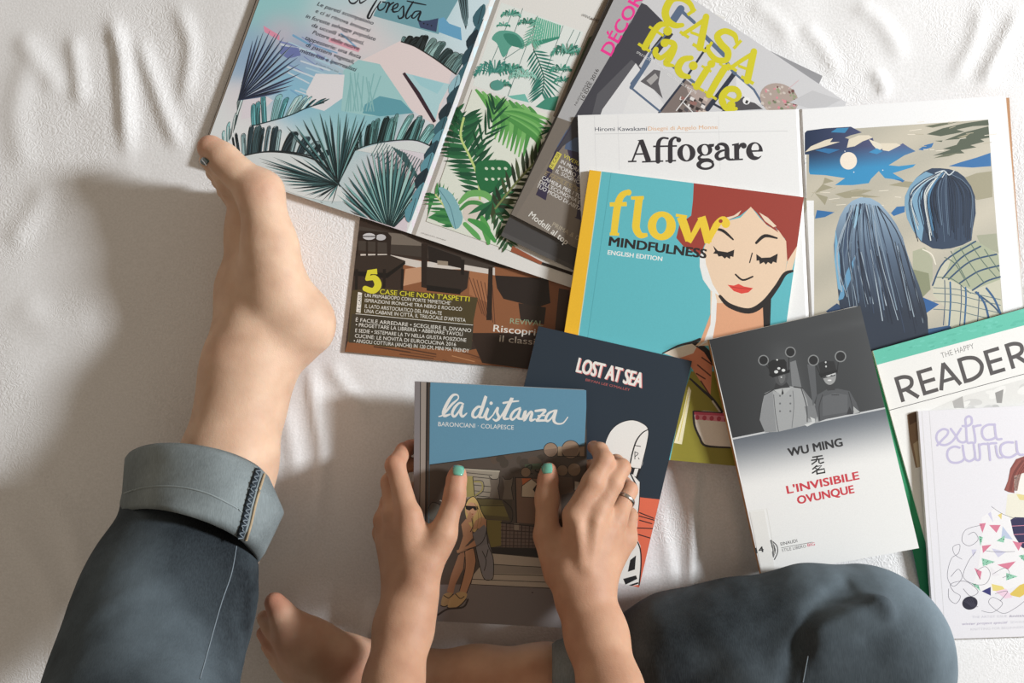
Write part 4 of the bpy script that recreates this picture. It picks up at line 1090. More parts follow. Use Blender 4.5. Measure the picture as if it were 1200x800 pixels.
    for y in (372, 400, 440, 480): A.line(kb((745, y), (860, y+8), (950, y+30), (1080, y+60)), 0.9, (96, 116, 120))
    for s in (((960, 395), (1000, 450), (1020, 520)), ((1010, 375), (1050, 430), (1080, 500))): A.line(kb(*s), 2.4, (46, 88, 130))
    # collar
    A.line(kb((690, 180), (735, 205), (755, 255)), 1.4, (228, 222, 206))
    # left head of hair
    h1 = [(1008.8, 231), (999, 235), (990, 243), (984, 254), (980, 267), (977, 287), (978, 305), (981, 332), (984, 360), (1000, 390), (1012, 404), (1020.5, 412), (1060, 402), (1088, 392.6), (1087, 372), (1083.6, 355), (1077, 334), (1069.6, 315), (1063, 296), (1057.9, 278), (1050, 262), (1041.5, 250), (1031, 238), (1020, 232)]
    def hair1(x, y):
        t = min(1, max(0, (y-235)/130)); u = (x-980)/100
        a = np.array([150, 176, 198.]); b = np.array([40, 50, 66.]); m = np.array([84, 102, 124.])
        c = a*(1-t)+m*t if t < 0.5 else m*(1-t)*2*1.0+b*(2*t-1)
        if t >= 0.5: c = m*(2-2*t)+b*(2*t-1)
        else: c = a*(1-2*t)+m*2*t
        return tuple(c)
    A.poly(h1, hair1, step=6)
    A.poly([(992, 250), (1000, 244), (999, 262), (994, 280), (990, 300), (987, 322), (983, 332), (987, 290)], (62, 80, 106))
    A.poly([(1003, 240), (1010, 246), (1006, 258), (1001, 268), (998, 256)], (150, 190, 214)); A.poly([(979, 268), (984, 300), (985, 330), (990, 345), (982, 338), (978, 305)], (118, 172, 204))
    A.poly([(992, 318), (1002, 300), (998, 325), (988, 350), (982, 352)], (100, 152, 188))
    for i in range(58):
        u = R.uniform(0.02, 0.98)
        top = (995+u*40+R.uniform(-4, 4), 238+8*abs(u-0.4)); 
        bot = (984+u*102+R.uniform(-3, 3), 350+u*40+R.uniform(-20, 10))
        mid = (978+u*84+R.uniform(-3, 3), 290+R.uniform(-10, 10))
        t0 = R.uniform(0, 0.5)
        pts = [top, mid, bot] if t0 < 0.3 else [mid, lerp2(mid, bot, 0.5), bot]
        A.line(pts, R.choice([0.5, 0.8, 1.2]), R.choice([(30, 38, 54), (40, 52, 70), (128, 148, 166), (104, 124, 146), (52, 66, 88), (164, 178, 190)]) if u < 0.75 else R.choice([(26, 32, 46), (34, 42, 58), (150, 166, 180)]), cap=False)
    # right head of hair
    h2 = [(1102, 197), (1092, 197), (1083, 201), (1074, 208), (1066, 218), (1060.5, 230), (1060, 240), (1063, 256), (1070, 270), (1079, 283), (1093, 290.9), (1104, 292), (1114, 291), (1128, 287), (1138.5, 281.5), (1140, 268), (1143.5, 250), (1142.5, 230), (1138, 218), (1130, 207), (1122, 201), (1112, 198)]
    A.poly(h2, (42, 60, 84), step=8)
    A.poly([(1085, 201), (1074, 208), (1066, 218), (1060.5, 230), (1060, 240), (1063, 256), (1070, 270), (1080, 283), (1083, 262), (1078, 240), (1082, 222), (1096, 205)], (120, 160, 186), step=8)
    for i in range(54):
        u = R.uniform(0, 1); x = 1063+u*78
        cen = (1108, 203)
        m = (1062+u*80, 232+R.uniform(-4, 6)); b = (1072+u*68, 268+R.uniform(-8, 16))
        light = u < 0.38
        A.line([(cen[0]+(u-.5)*14, cen[1]+R.uniform(-3, 3)), (m[0]*0.7+cen[0]*0.3, m[1]*0.5+cen[1]*0.5-3), m, b], R.choice([0.6, 0.9, 1.3]),
               R.choice([(26, 36, 54), (190, 212, 224), (80, 130, 168), (40, 62, 90), (214, 220, 218)] if light else [(30, 44, 64), (34, 50, 74), (26, 38, 56), (92, 112, 134)]), cap=False)
    A.line([(1096, 203), (1106, 200), (1112, 205), (1118, 200)], 1.2, (206, 216, 222)); A.line([(1104, 208), (1108, 202)], 0.8, (220, 226, 228), smooth=0)
def open_magazine_story():
    ql, qr = Q['story_l'], Q['story_r']
    loc = P(935, 290, 0.015)
    root = thing('open_magazine', 'open white magazine with a bold black title and a moonlit drawing of two heads', 'magazine', (loc[0], loc[1], 0.001), G_MAG)
    A = Art(z_sl); A.slab([ql[0], lerp2(ql[1], ql[0], .016), lerp2(ql[2], ql[3], .016), ql[3]], 0.0003, (234, 234, 234)); A.slab([lerp2(ql[1], ql[0], .016), ql[1], ql[2], lerp2(ql[2], ql[3], .016)], 0.0003, (234, 234, 234)); paint_story_left(A); A.build('left_page', M_MATTE, root)['label'] = 'white left page with large black serif title'
    B = Art(z_sr); B.slab([lerp2(qr[0], qr[1], .0125), qr[1], qr[2], lerp2(qr[3], qr[2], .0125)], 0.0003, (236, 236, 237)); B.slab([qr[0], lerp2(qr[0], qr[1], .0125), lerp2(qr[3], qr[2], .0125), qr[3]], 0.0003, (236, 236, 237)); paint_story_right(B); B.build('right_page', M_MATTE, root)['label'] = 'right page with a drawing of moon, clouds and two heads'
    D = Art(z_sl, dz=-0.0004); D.slab([quad_pt(ql, 0.003, 0.002), quad_pt(ql, 0.995, 0.002), quad_pt(ql, 0.995, 0.998), quad_pt(ql, 0.003, 0.998)], 0.0022, (222, 220, 216), 12); D.build('left_page_block', M_PAGES, root)
    E = Art(z_sr, dz=-0.0004); E.slab([quad_pt(qr, 0.005, 0.002), quad_pt(qr, 1.004, 0.004), quad_pt(qr, 1.01, 0.998), quad_pt(qr, 0.005, 0.998)], 0.0022, (222, 220, 216), 12); E.build('right_page_block', M_PAGES, root)
    STACK.append((ql, lambda x, y: z_sl(x, y)+A.lift)); STACK.append((qr, lambda x, y: z_sr(x, y)+B.lift))
    F = Art(z_sr, dz=-0.0027); F.slab([quad_pt(qr, 0.005, 0.002), (1184.5, 113.5), (1189, 190), (1197.5, 303), (1206, 440), quad_pt(qr, 0.005, 0.998)], 0.0005, (176, 128, 88), 14); F.build('back_cover', M_CARD, root)['label'] = 'tan back cover peeking out at the right'
open_magazine_story()

# ---------------------------------------------------------------- turquoise magazine, face of a red-haired woman
def paint_flow(A):
    k = K(660, 180, 4); kb = K(660, 360, 4)
    te = (98, 186, 196); bk = (42, 38, 38); hr = (158, 64, 54); sk = (236, 208, 180); wh = (236, 236, 234); ye = (238, 204, 62)
    q = Q['flow']
    A.poly([quad_pt(q, 0.05, 0), quad_pt(q, 1, 0), quad_pt(q, 1, 1), quad_pt(q, 0.05, 1)], te)
    A.poly([quad_pt(q, 0.0, 0), quad_pt(q, 0.053, 0), quad_pt(q, 0.072, 1), quad_pt(q, 0.0, 1)], (238, 186, 48))
    A.line([quad_pt(q, 0.055, 0), quad_pt(q, 0.074, 1)], 0.9, (206, 214, 190), smooth=0)
    A.line([quad_pt(q, 0.10, 0), quad_pt(q, 0.115, 1)], 0.7, (82, 164, 174), smooth=0)
    # sleeve, hand, green cloth, cup
    A.poly(kb((600, 300), (560, 420), (500, 720), (640, 735), (960, 760), (960, 400), (760, 300)), (142, 134, 50))
    A.poly(kb((600, 390), (588, 370), (560, 500), (520, 635), (556, 642)), (234, 226, 190)); A.line(kb((585, 410), (540, 625)), 0.9, (214, 196, 96), smooth=0)
    A.poly(kb((470, 214), (530, 190), (600, 168), (660, 180), (700, 250), (690, 420), (600, 280), (540, 240)), (220, 138, 104))
    A.poly(kb((470, 214), (530, 190), (600, 168), (630, 178), (610, 215), (540, 240)), (234, 222, 206))
    A.line(kb((465, 216, 6), (540, 180, 9), (600, 165, 12), (640, 150, 14)), 2.4, bk)
    A.poly(kb((600, 168), (640, 160), (700, 215), (700, 270), (660, 210)), bk)
    for s in (((650, 235), (700, 270)), ((630, 270), (690, 320)), ((625, 310), (665, 335)), ((645, 345), (690, 415))): A.line(kb(*s), 1.6, (96, 52, 40), smooth=0)
    A.line(kb((596, 335, 8), (650, 385, 12), (700, 430, 14), (745, 490, 12)), 3, bk)
    A.line(kb((700, 440), (735, 490)), 2.0, (196, 190, 178), smooth=0)
    A.poly(kb((612, 488), (660, 484), (900, 505), (870, 655), (780, 655), (665, 645), (625, 580)), (232, 222, 210))
    A.poly(kb((616, 492), (900, 505), (890, 545), (740, 535), (620, 525)), (222, 140, 158))
    A.poly(kb((614, 488), (900, 502), (900, 515), (614, 502)), (204, 84, 110))
    for i in range(5): A.ell(kb((628+i*34, 516+i*2))[0], 2.6, 3.0, (188, 72, 92), 10, 12)
    A.line(kb((610, 488, 8), (615, 550, 10), (640, 610, 10), (668, 648, 10), (780, 657, 8)), 2.3, bk); A.line(kb((612, 486), (745, 494)), 1.4, bk, smooth=0)
    # hair behind, face, neck
    A.poly(k((690, 640), (690, 800), (660, 860), (620, 900), (860, 900), (960, 800), (960, 660)), sk)
    A.poly(kb((710, -20), (945, -20), (945, 90), (700, 150), (640, 165)), (226, 168, 132))
    A.poly(k((700, 600), (690, 800), (660, 880), (630, 905), (700, 870), (716, 780), (720, 690)), wh)
    A.poly(k((612, 138), (1128, 203), (1118, 300), (1098, 430), (1075, 445), (1050, 500), (1040, 400), (990, 340), (930, 290), (880, 250), (830, 290), (700, 340), (640, 480), (560, 430), (530, 395), (545, 330), (600, 290), (608, 220)), hr)
    A.poly(k((640, 480), (640, 530), (655, 590), (690, 640), (735, 668), (690, 560), (672, 430)), wh)
    A.poly(k((880, 248), (830, 300), (780, 312), (700, 350), (660, 440), (670, 520), (700, 610), (735, 668), (780, 712), (870, 733), (940, 700), (1010, 615), (1040, 560), (1050, 500), (1045, 410), (1010, 360), (960, 340), (920, 300)), sk)
    A.poly(k((1098, 430), (1075, 445), (1052, 500), (1040, 560), (1072, 548), (1090, 480)), sk)
    A.poly(k((880, 250), (905, 275), (950, 330), (1010, 370), (990, 340), (940, 285), (975, 300), (1010, 350), (1052, 420), (1050, 505), (1098, 430), (1000, 250), (900, 220)), hr)
    A.poly(k((918, 275), (960, 300), (1000, 340), (985, 345), (945, 315)), (236, 214, 190)); A.poly(k((740, 305), (800, 290), (835, 265), (820, 290), (770, 312)), (236, 214, 190))
    A.line(k((735, 668, 14), (780, 712, 22), (870, 737, 26), (940, 700, 26), (1000, 625, 22), (1038, 565, 18), (1074, 550, 12)), 5, bk)
    A.poly(k((935, 695), (975, 670), (968, 870), (942, 870)), bk)
    A.line(k((710, 352, 8), (750, 362, 14), (796, 402, 8)), 3, bk); A.line(k((905, 418, 12), (945, 385, 16), (1002, 396, 8)), 3, bk)
    A.poly(k((702, 430), (725, 455), (770, 462), (802, 450), (798, 484), (784, 480), (782, 494), (766, 484), (758, 492), (744, 480), (728, 482), (722, 470), (702, 468), (712, 456)), bk)
    A.poly(k((905, 470), (930, 488), (970, 486), (1006, 468), (1000, 512), (984, 506), (976, 518), (960, 508), (950, 520), (940, 508), (922, 518), (918, 500), (906, 502)), bk)
    A.line(k((886, 466), (874, 510)), 1.4, bk, smooth=0); A.line(k((808, 566, 8), (842, 592, 9), (888, 576, 8)), 2, bk)
    A.poly(k((770, 614), (800, 618), (822, 610), (846, 622), (890, 630), (868, 650), (836, 656), (800, 644)), (222, 76, 66)); A.line(k((785, 624), (830, 630), (880, 634)), 0.6, (170, 44, 40))
    # lettering
    L = [[(238, 372, 32), (252, 260, 34), (268, 205, 32), (292, 184, 26), (310, 180, 18)], [(218, 238, 20), (298, 236, 20)], [(218, 376, 14), (262, 378, 14)],
         [(318, 208, 16), (378, 206, 16)], [(356, 208, 36), (345, 300, 36), (342, 350, 36), (362, 382, 30), (395, 380, 16)]]
    for s in L: A.line(k(*s), 6, ye, cap=False)
    A.ell(k((306, 182))[0], 3.6, 3.6, ye, n=14)
    A.ell(k((462, 338))[0], 16.5, 17, ye); A.ell(k((460, 336))[0], 6.0, 10, te, 6)
    for s in ([(528, 288, 14), (580, 296, 14)], [(552, 296, 40), (572, 350, 40), (590, 408, 34)], [(590, 416, 20), (630, 340, 26), (648, 300, 18)], [(648, 296, 38), (664, 350, 38), (680, 418, 34)], [(676, 420, 20), (715, 340, 32), (748, 306, 26), (770, 322, 26)]):
        A.line(k(*s), 6, ye, cap=False)
    A.ell(k((762, 326))[0], 5.2, 5.6, ye, n=16); A.ell(k((738, 316))[0], 2.4, 2.2, hr, n=12)
    A.text("MINDFULNESS", k((214, 430))[0], k((668, 490))[0], 10.2, bk, 0.085)
    A.text("ENGLISH EDITION", k((208, 472))[0], k((463, 503))[0], 5.0, (240, 240, 238), 0.045)
bound('magazine', "turquoise magazine showing a red-haired woman's face, yellow spine on its left", 'magazine',
      Q['flow'], None, 4.0, paint_flow, M_CARD, cover=(98, 186, 196), back=(226, 220, 200), spine=(214, 160, 40), edge=(232, 230, 222), group=G_MAG)

# ---------------------------------------------------------------- white magazine with a mint bar
def paint_reader(A):
    k = K(1000, 380, 6); q = Q['reader']; R = random.Random(2)
    A.poly([quad_pt(q, 0, 0), quad_pt(q, 1, 0), quad_pt(q, 1, 0.068), quad_pt(q, 0, 0.058)], (98, 190, 168))
    for i in range(40):
        u = R.random(); A.ell(quad_pt(q, u*0.7, R.uniform(0.005, 0.055)), R.uniform(2, 5), R.uniform(0.6, 1.6), R.choice([(106, 196, 176), (90, 182, 160)]), -15, 8)
    g = (84, 80, 80)
    A.text("THE HAPPY", k((622, 238))[0], k((852, 168))[0], 6.4, (108, 106, 104), -0.012)
    # letters as strokes in a local frame: x along the line, y up
    o = np.array([1057.5, 471.0]); u = np.array([130.5, -39.3]); u = u/np.hypot(*u); v = np.array([u[1], -u[0]])*1.0
    def W(pts, w=4.6, **kw): A.line([tuple(o+u*p[0]+v*p[1]) for p in pts], w, g, cap=False, **kw)
    def R_(x): W([(x, 0), (x, 30)], smooth=0); W([(x-2, 28.0), (x+8, 28.0), (x+15, 25), (x+16.5, 20.5), (x+14, 15.5), (x+7, 13.2), (x-1, 13.2)]); W([(x+7, 13.5), (x+19, 0)], smooth=0)
    def E_(x):
        W([(x, 0), (x, 30)], smooth=0)
        for y in (2.2, 15, 27.8): W([(x-1, y), (x+16.5, y)], 4.4, smooth=0)
    def A_(x): W([(x, 0), (x+11.5, 30)], smooth=0); W([(x+11, 30), (x+24, 0)], smooth=0); W([(x+4, 9.5), (x+20, 9.5)], 4, smooth=0)
    def D_(x): W([(x, 0), (x, 30)], smooth=0); W([(x-2, 27.8), (x+9, 27.8), (x+19, 24), (x+23.5, 15), (x+19, 6), (x+9, 2.2), (x-2, 2.2)])
    R_(1); E_(28); A_(47.5); D_(78); E_(110); R_(136)
    A.line([quad_pt(q, 0, 0.245), quad_pt(q, 1, 0.255)], 0.7, (70, 68, 68), smooth=0)
    # soft grey photograph
    A.poly([quad_pt(q, .08, .30), quad_pt(q, .3, .27), quad_pt(q, .95, .27), quad_pt(q, .95, .9), quad_pt(q, .08, .9)], (222, 221, 218))
    for i in range(30):
        p = quad_pt(q, R.uniform(0.3, 0.9), R.uniform(0.28, 0.36)); A.ell(p, R.uniform(3, 12), R.uniform(2, 5), R.choice([(206, 205, 203), (190, 189, 187), (214, 213, 210), (232, 231, 228)]), R.uniform(-40, 10), 14)
    A.poly([(1116, 470), (1128, 464), (1130, 478), (1118, 478)], (176, 174, 172)); A.poly([(1166, 460), (1176, 456), (1174, 472), (1168, 472)], (150, 148, 146))
    A.poly([(1063, 486), (1075, 481), (1079, 512), (1086, 545), (1073, 548), (1066, 515)], (150, 124, 100)); A.poly([(1064, 486), (1075, 482), (1077, 492), (1066, 498)], (112, 88, 72))
    A.poly([(1070, 520), (1077, 515), (1081, 545), (1075, 548)], (198, 180, 150))
bound('magazine', 'white magazine with a mint green bar across its top and large thin grey capitals', 'magazine',
      Q['reader'], None, 2.2, paint_reader, M_MATTE, cover=(234, 233, 230), back=(40, 140, 96), spine=(214, 220, 214), edge=(226, 224, 218), group=G_MAG,
      back_quad=[(1023, 412), (1283, 342), (1356, 624), (1084, 712)])

# ---------------------------------------------------------------- pale lilac magazine at the right edge
def paint_extra(A):
    k = K(1085, 475, 10.43); k2 = K(1080, 520, 3.478); lv = (196, 190, 218); R = random.Random(9)
    q = Q['extra']
    A.line([quad_pt(q, .06, 0), quad_pt(q, .06, 1)], 0.6, (206, 204, 206), smooth=0); A.line([quad_pt(q, .02, 0), quad_pt(q, .02, 1)], 0.8, (216, 214, 214), smooth=0)
    st = [[(140, 485), (200, 420), (262, 355), (268, 305), (210, 288), (145, 330), (128, 400), (160, 465), (240, 482), (320, 440), (370, 375), (430, 280)], [(305, 285), (370, 375), (400, 430), (455, 452), (500, 430)],
          [(450, 250), (510, 250), (560, 215), (555, 150), (520, 132), (485, 165), (490, 240), (505, 440), (555, 452), (605, 440), (580, 250)], [(590, 262), (620, 248), (670, 240)],
          [(845, 235), (760, 235), (695, 280), (690, 360), (730, 415), (800, 415), (850, 390)], [(840, 230), (855, 370), (880, 412), (925, 408)],
          [(412, 515), (345, 502), (275, 540), (262, 620), (300, 685), (370, 700), (440, 680), (475, 640)], [(450, 490), (462, 580), (480, 650), (530, 680), (585, 655), (602, 610), (585, 480)], [(600, 600), (615, 660), (655, 660), (662, 600), (650, 475)],
          [(650, 490), (690, 470), (740, 470), (765, 480), (785, 665)], [(765, 478), (800, 462), (860, 460)], [(855, 495), (870, 590), (895, 635), (930, 635)],
          [(1065, 452), (985, 450), (920, 490), (915, 570), (960, 625), (1040, 630), (1110, 590)], [(1105, 440), (1118, 560), (1150, 600), (1190, 600)]]
    for s in st: A.line(k(*s), 2.7, lv)
    # girl under a patchwork quilt
    A.poly(k2((350, 205), (420, 195), (480, 230), (520, 400), (420, 450), (340, 300)), (234, 230, 214))
    A.poly(k2((386, 205), (470, 205), (450, 232), (400, 228)), (226, 212, 150))
    A.poly(k2((372, 150), (376, 120), (417, 110), (470, 118), (472, 180), (440, 206), (400, 204), (380, 185)), (240, 236, 230), smooth=4)
    A.poly(k2((337, 188), (352, 150), (362, 100), (385, 62), (417, 50), (460, 56), (490, 90), (500, 190), (470, 196), (468, 120), (417, 118), (376, 130), (378, 200), (355, 196)), (140, 78, 72))
    for i in range(12): A.line(k2((345+i*4, 190), (362+i*4, 120), (398+i*4, 66)), 0.5, R.choice([(110, 58, 54), (166, 98, 88)]))
    A.line(k2((378, 140), (388, 138)), 0.7, (60, 50, 50), smooth=0)
    A.poly(k2((358, 312), (380, 298), (440, 300), (480, 360), (470, 440), (400, 420), (372, 370)), (52, 48, 84))
    for y in (335, 370, 405): A.line(k2((360, y), (480, y-6)), 0.6, (230, 150, 170), smooth=0)
    quilt = [((245, 300), (300, 260), (360, 300), (375, 370), (420, 440), (440, 560), (360, 590), (280, 612), (205, 590), (230, 500), (245, 400))]
    A.poly(k2(*quilt[0]), (238, 236, 238))
    pal = [(216, 128, 152), (208, 206, 226), (148, 202, 176), (232, 228, 232), (226, 206, 130), (190, 200, 222), (238, 238, 240)]
    for (a, b, c, col) in (((235, 325), (262, 322), (248, 362), 0), ((275, 330), (322, 330), (305, 362), 0), ((330, 335), (372, 390), (325, 380), 5), ((305, 395), (340, 372), (335, 402), 2), ((246, 415), (285, 410), (250, 445), 0), ((285, 425), (345, 440), (312, 462), 1),
                        ((245, 465), (300, 480), (250, 498), 2), ((308, 492), (384, 478), (352, 512), 0), ((345, 525), (392, 540), (345, 556), 2), ((215, 505), (245, 520), (238, 555), 0), ((280, 500), (320, 535), (285, 540), 3), ((232, 375), (250, 380), (240, 415), 2), ((270, 285), (282, 275), (292, 320), 1), ((310, 290), (328, 280), (325, 308), 4),
                        ((203, 430), (225, 430), (210, 460), 1), ((200, 565), (232, 575), (240, 600), 2), ((395, 455), (420, 450), (420, 480), 2), ((370, 395), (410, 405), (395, 435), 0)):
        A.poly(k2(a, b, c), pal[col])
        if col == 2:
            for i in range(6):
                w = [R.random() for _ in range(3)]; s = sum(w); p = [(a[j]*w[0]+b[j]*w[1]+c[j]*w[2])/s for j in (0, 1)]
                A.ell(k2(p)[0], 0.6, 0.6, (40, 110, 80), n=6)
    A.poly(k2((355, 615), (400, 575), (440, 560), (440, 600), (400, 625)), (222, 194, 96)); A.poly(k2((285, 570), (330, 580), (345, 600), (290, 598)), (230, 212, 130)); A.poly(k2((300, 600), (345, 590), (370, 625), (340, 630)), (236, 206, 222)); A.poly(k2((245, 600), (282, 582), (282, 618)), (58, 58, 116))
    ln = (92, 90, 104)
    for s in ([(285, 255), (330, 285), (385, 305)], [(245, 330), (180, 350), (165, 395), (195, 415), (230, 390), (215, 360), (190, 370)], [(165, 470), (135, 450), (128, 420), (155, 410), (150, 445), (120, 470), (105, 540), (130, 580), (165, 545), (150, 510), (120, 540)],
              [(220, 440), (190, 480), (170, 540), (210, 570), (260, 570), (280, 530), (260, 500), (225, 520), (240, 550)], [(260, 435), (310, 440), (380, 438)], [(290, 530), (340, 505), (358, 530), (330, 545)], [(110, 590), (112, 630), (140, 650), (158, 620), (130, 600), (120, 570), (180, 560), (230, 600), (200, 620), (170, 590)],
              [(245, 680), (290, 686), (330, 650), (290, 625), (275, 650), (330, 690), (380, 670), (420, 640)], [(300, 610), (350, 600), (320, 640)]):
        A.line(k2(*s), 0.45, ln, smooth=8)
    A.ell(k2((197, 648))[0], 9, 7.8, (44, 42, 58), -10)
    for i in range(5): A.line(k2((172+i*8, 640-i*3), (190+i*6, 650), (205+i*6, 664)), 0.35, (84, 82, 100))
    A.text("THE ARTIST ISSUE", k2((205, 710))[0], k2((348, 706))[0], 2.6, (196, 194, 204)); A.text("knitting", k2((358, 706))[0], k2((440, 703))[0], 2.8, (120, 110, 140), 0.02, .2)
    A.text("winter project special", k2((165, 738))[0], k2((350, 731))[0], 2.8, (150, 140, 170), 0.02, .25); A.text("SEWING TIPS", k2((362, 731))[0], k2((460, 728))[0], 2.6, (200, 198, 206))
    A.text("KNITTING FOR BEGINNERS", k2((200, 760))[0], k2((416, 751))[0], 2.6, (200, 198, 206))
bound('magazine', 'pale lilac magazine with a knitting girl and patchwork quilt, beside the bent knee', 'magazine',
      Q['extra'], None, 4.4, paint_extra, M_MATTE, cover=(232, 230, 235), back=(228, 226, 230), spine=(228, 226, 228), edge=(226, 224, 224), group=G_MAG)

# ---------------------------------------------------------------- navy comic
def paint_lost(A):
    k = K(600, 370, 5.44); kb = K(660, 360, 4); k6 = K(640, 540, 5); k8 = K(700, 480, 3.636)
    q = Q['lost']; nv = (40, 52, 64); wh = (236, 234, 230); bk = (34, 34, 38)
    A.poly([(773, 585), quad_pt(q, 1, 1), quad_pt(q, 0.2, 1), (640, 600), (745, 582)], (226, 112, 84))
    d = np.array(k((408, 355), (822, 455))); u = (d[1]-d[0])/np.hypot(*(d[1]-d[0]))
    for off, c in (((1.0, 0.9), (226, 132, 130)), ((0, 0), (240, 236, 230))):
        A.text("LOST AT SEA", tuple(d[0]+np.array(off)), tuple(d[1]+np.array(off)), 16.5, c, 0.05, 0.0, 0.95)
    A.text("BRYAN LEE O'MALLEY", k((468, 414))[0], k((750, 479))[0], 2.8, (190, 96, 92), 0.012)
    # seated figure in a white hood, seen from behind: plain shapes
    A.poly(k8((30, 200), (35, 140), (60, 85), (100, 55), (150, 45), (195, 60), (217, 85), (214, 130), (200, 190), (186, 248), (150, 245), (130, 235), (60, 260)), wh, smooth=3)
    A.line(k8((216, 84, 4), (190, 100, 5), (165, 135, 6), (148, 190, 6), (138, 240, 6)), 1.6, bk)
    A.line(k8((30, 190), (36, 135), (62, 84), (102, 54), (152, 44), (196, 60), (217, 86), (212, 140), (186, 248)), 0.7, bk)
    for s in (((162, 152), (184, 156)), ((160, 178), (160, 210)), ((160, 180), (175, 186), (162, 198)), ((175, 205), (178, 210)), ((50, 190), (46, 215)), ((60, 195), (58, 205))): A.line(k8(*s), 0.9, bk, smooth=2)
    A.poly(k8((140, 244), (186, 250), (170, 300), (150, 290)), bk); A.poly(k8((160, 250), (176, 250), (165, 285), (152, 280)), wh)
    A.poly(k8((100, 260), (150, 275), (182, 310), (178, 400), (170, 500), (100, 560)), wh); A.line(k8((140, 270), (170, 330)), 1.6, bk, smooth=0); A.line(k8((182, 310), (178, 400), (166, 500)), 1.0, bk)
    for s in (((180, 438), (240, 462)), ((178, 452), (242, 470)), ((180, 470), (232, 485)), ((166, 503), (238, 506)), ((172, 530), (225, 546))): A.line(k8(*s), 1.2, bk, smooth=0)
    A.poly(k8((90, 560), (165, 540), (184, 580), (188, 660), (178, 745), (80, 760)), wh); A.line(k8((160, 545), (182, 590), (186, 660), (178, 745)), 1.6, bk)
    A.poly(k8((140, 640), (165, 620), (160, 680), (130, 690)), bk); A.poly(k8((110, 720), (165, 705), (170, 720), (120, 745)), bk); A.line(k8((120, 755), (172, 738)), 2, bk, smooth=0)
bound('comic_book', 'navy comic book with white block capitals, partly under the book being held', 'book',
      Q['lost'], None, 4.4, paint_lost, M_CARD, cover=(40, 52, 64), back=(226, 112, 84), spine=(34, 44, 54), edge=(228, 224, 216), group=G_BOOK, inset=0.6)

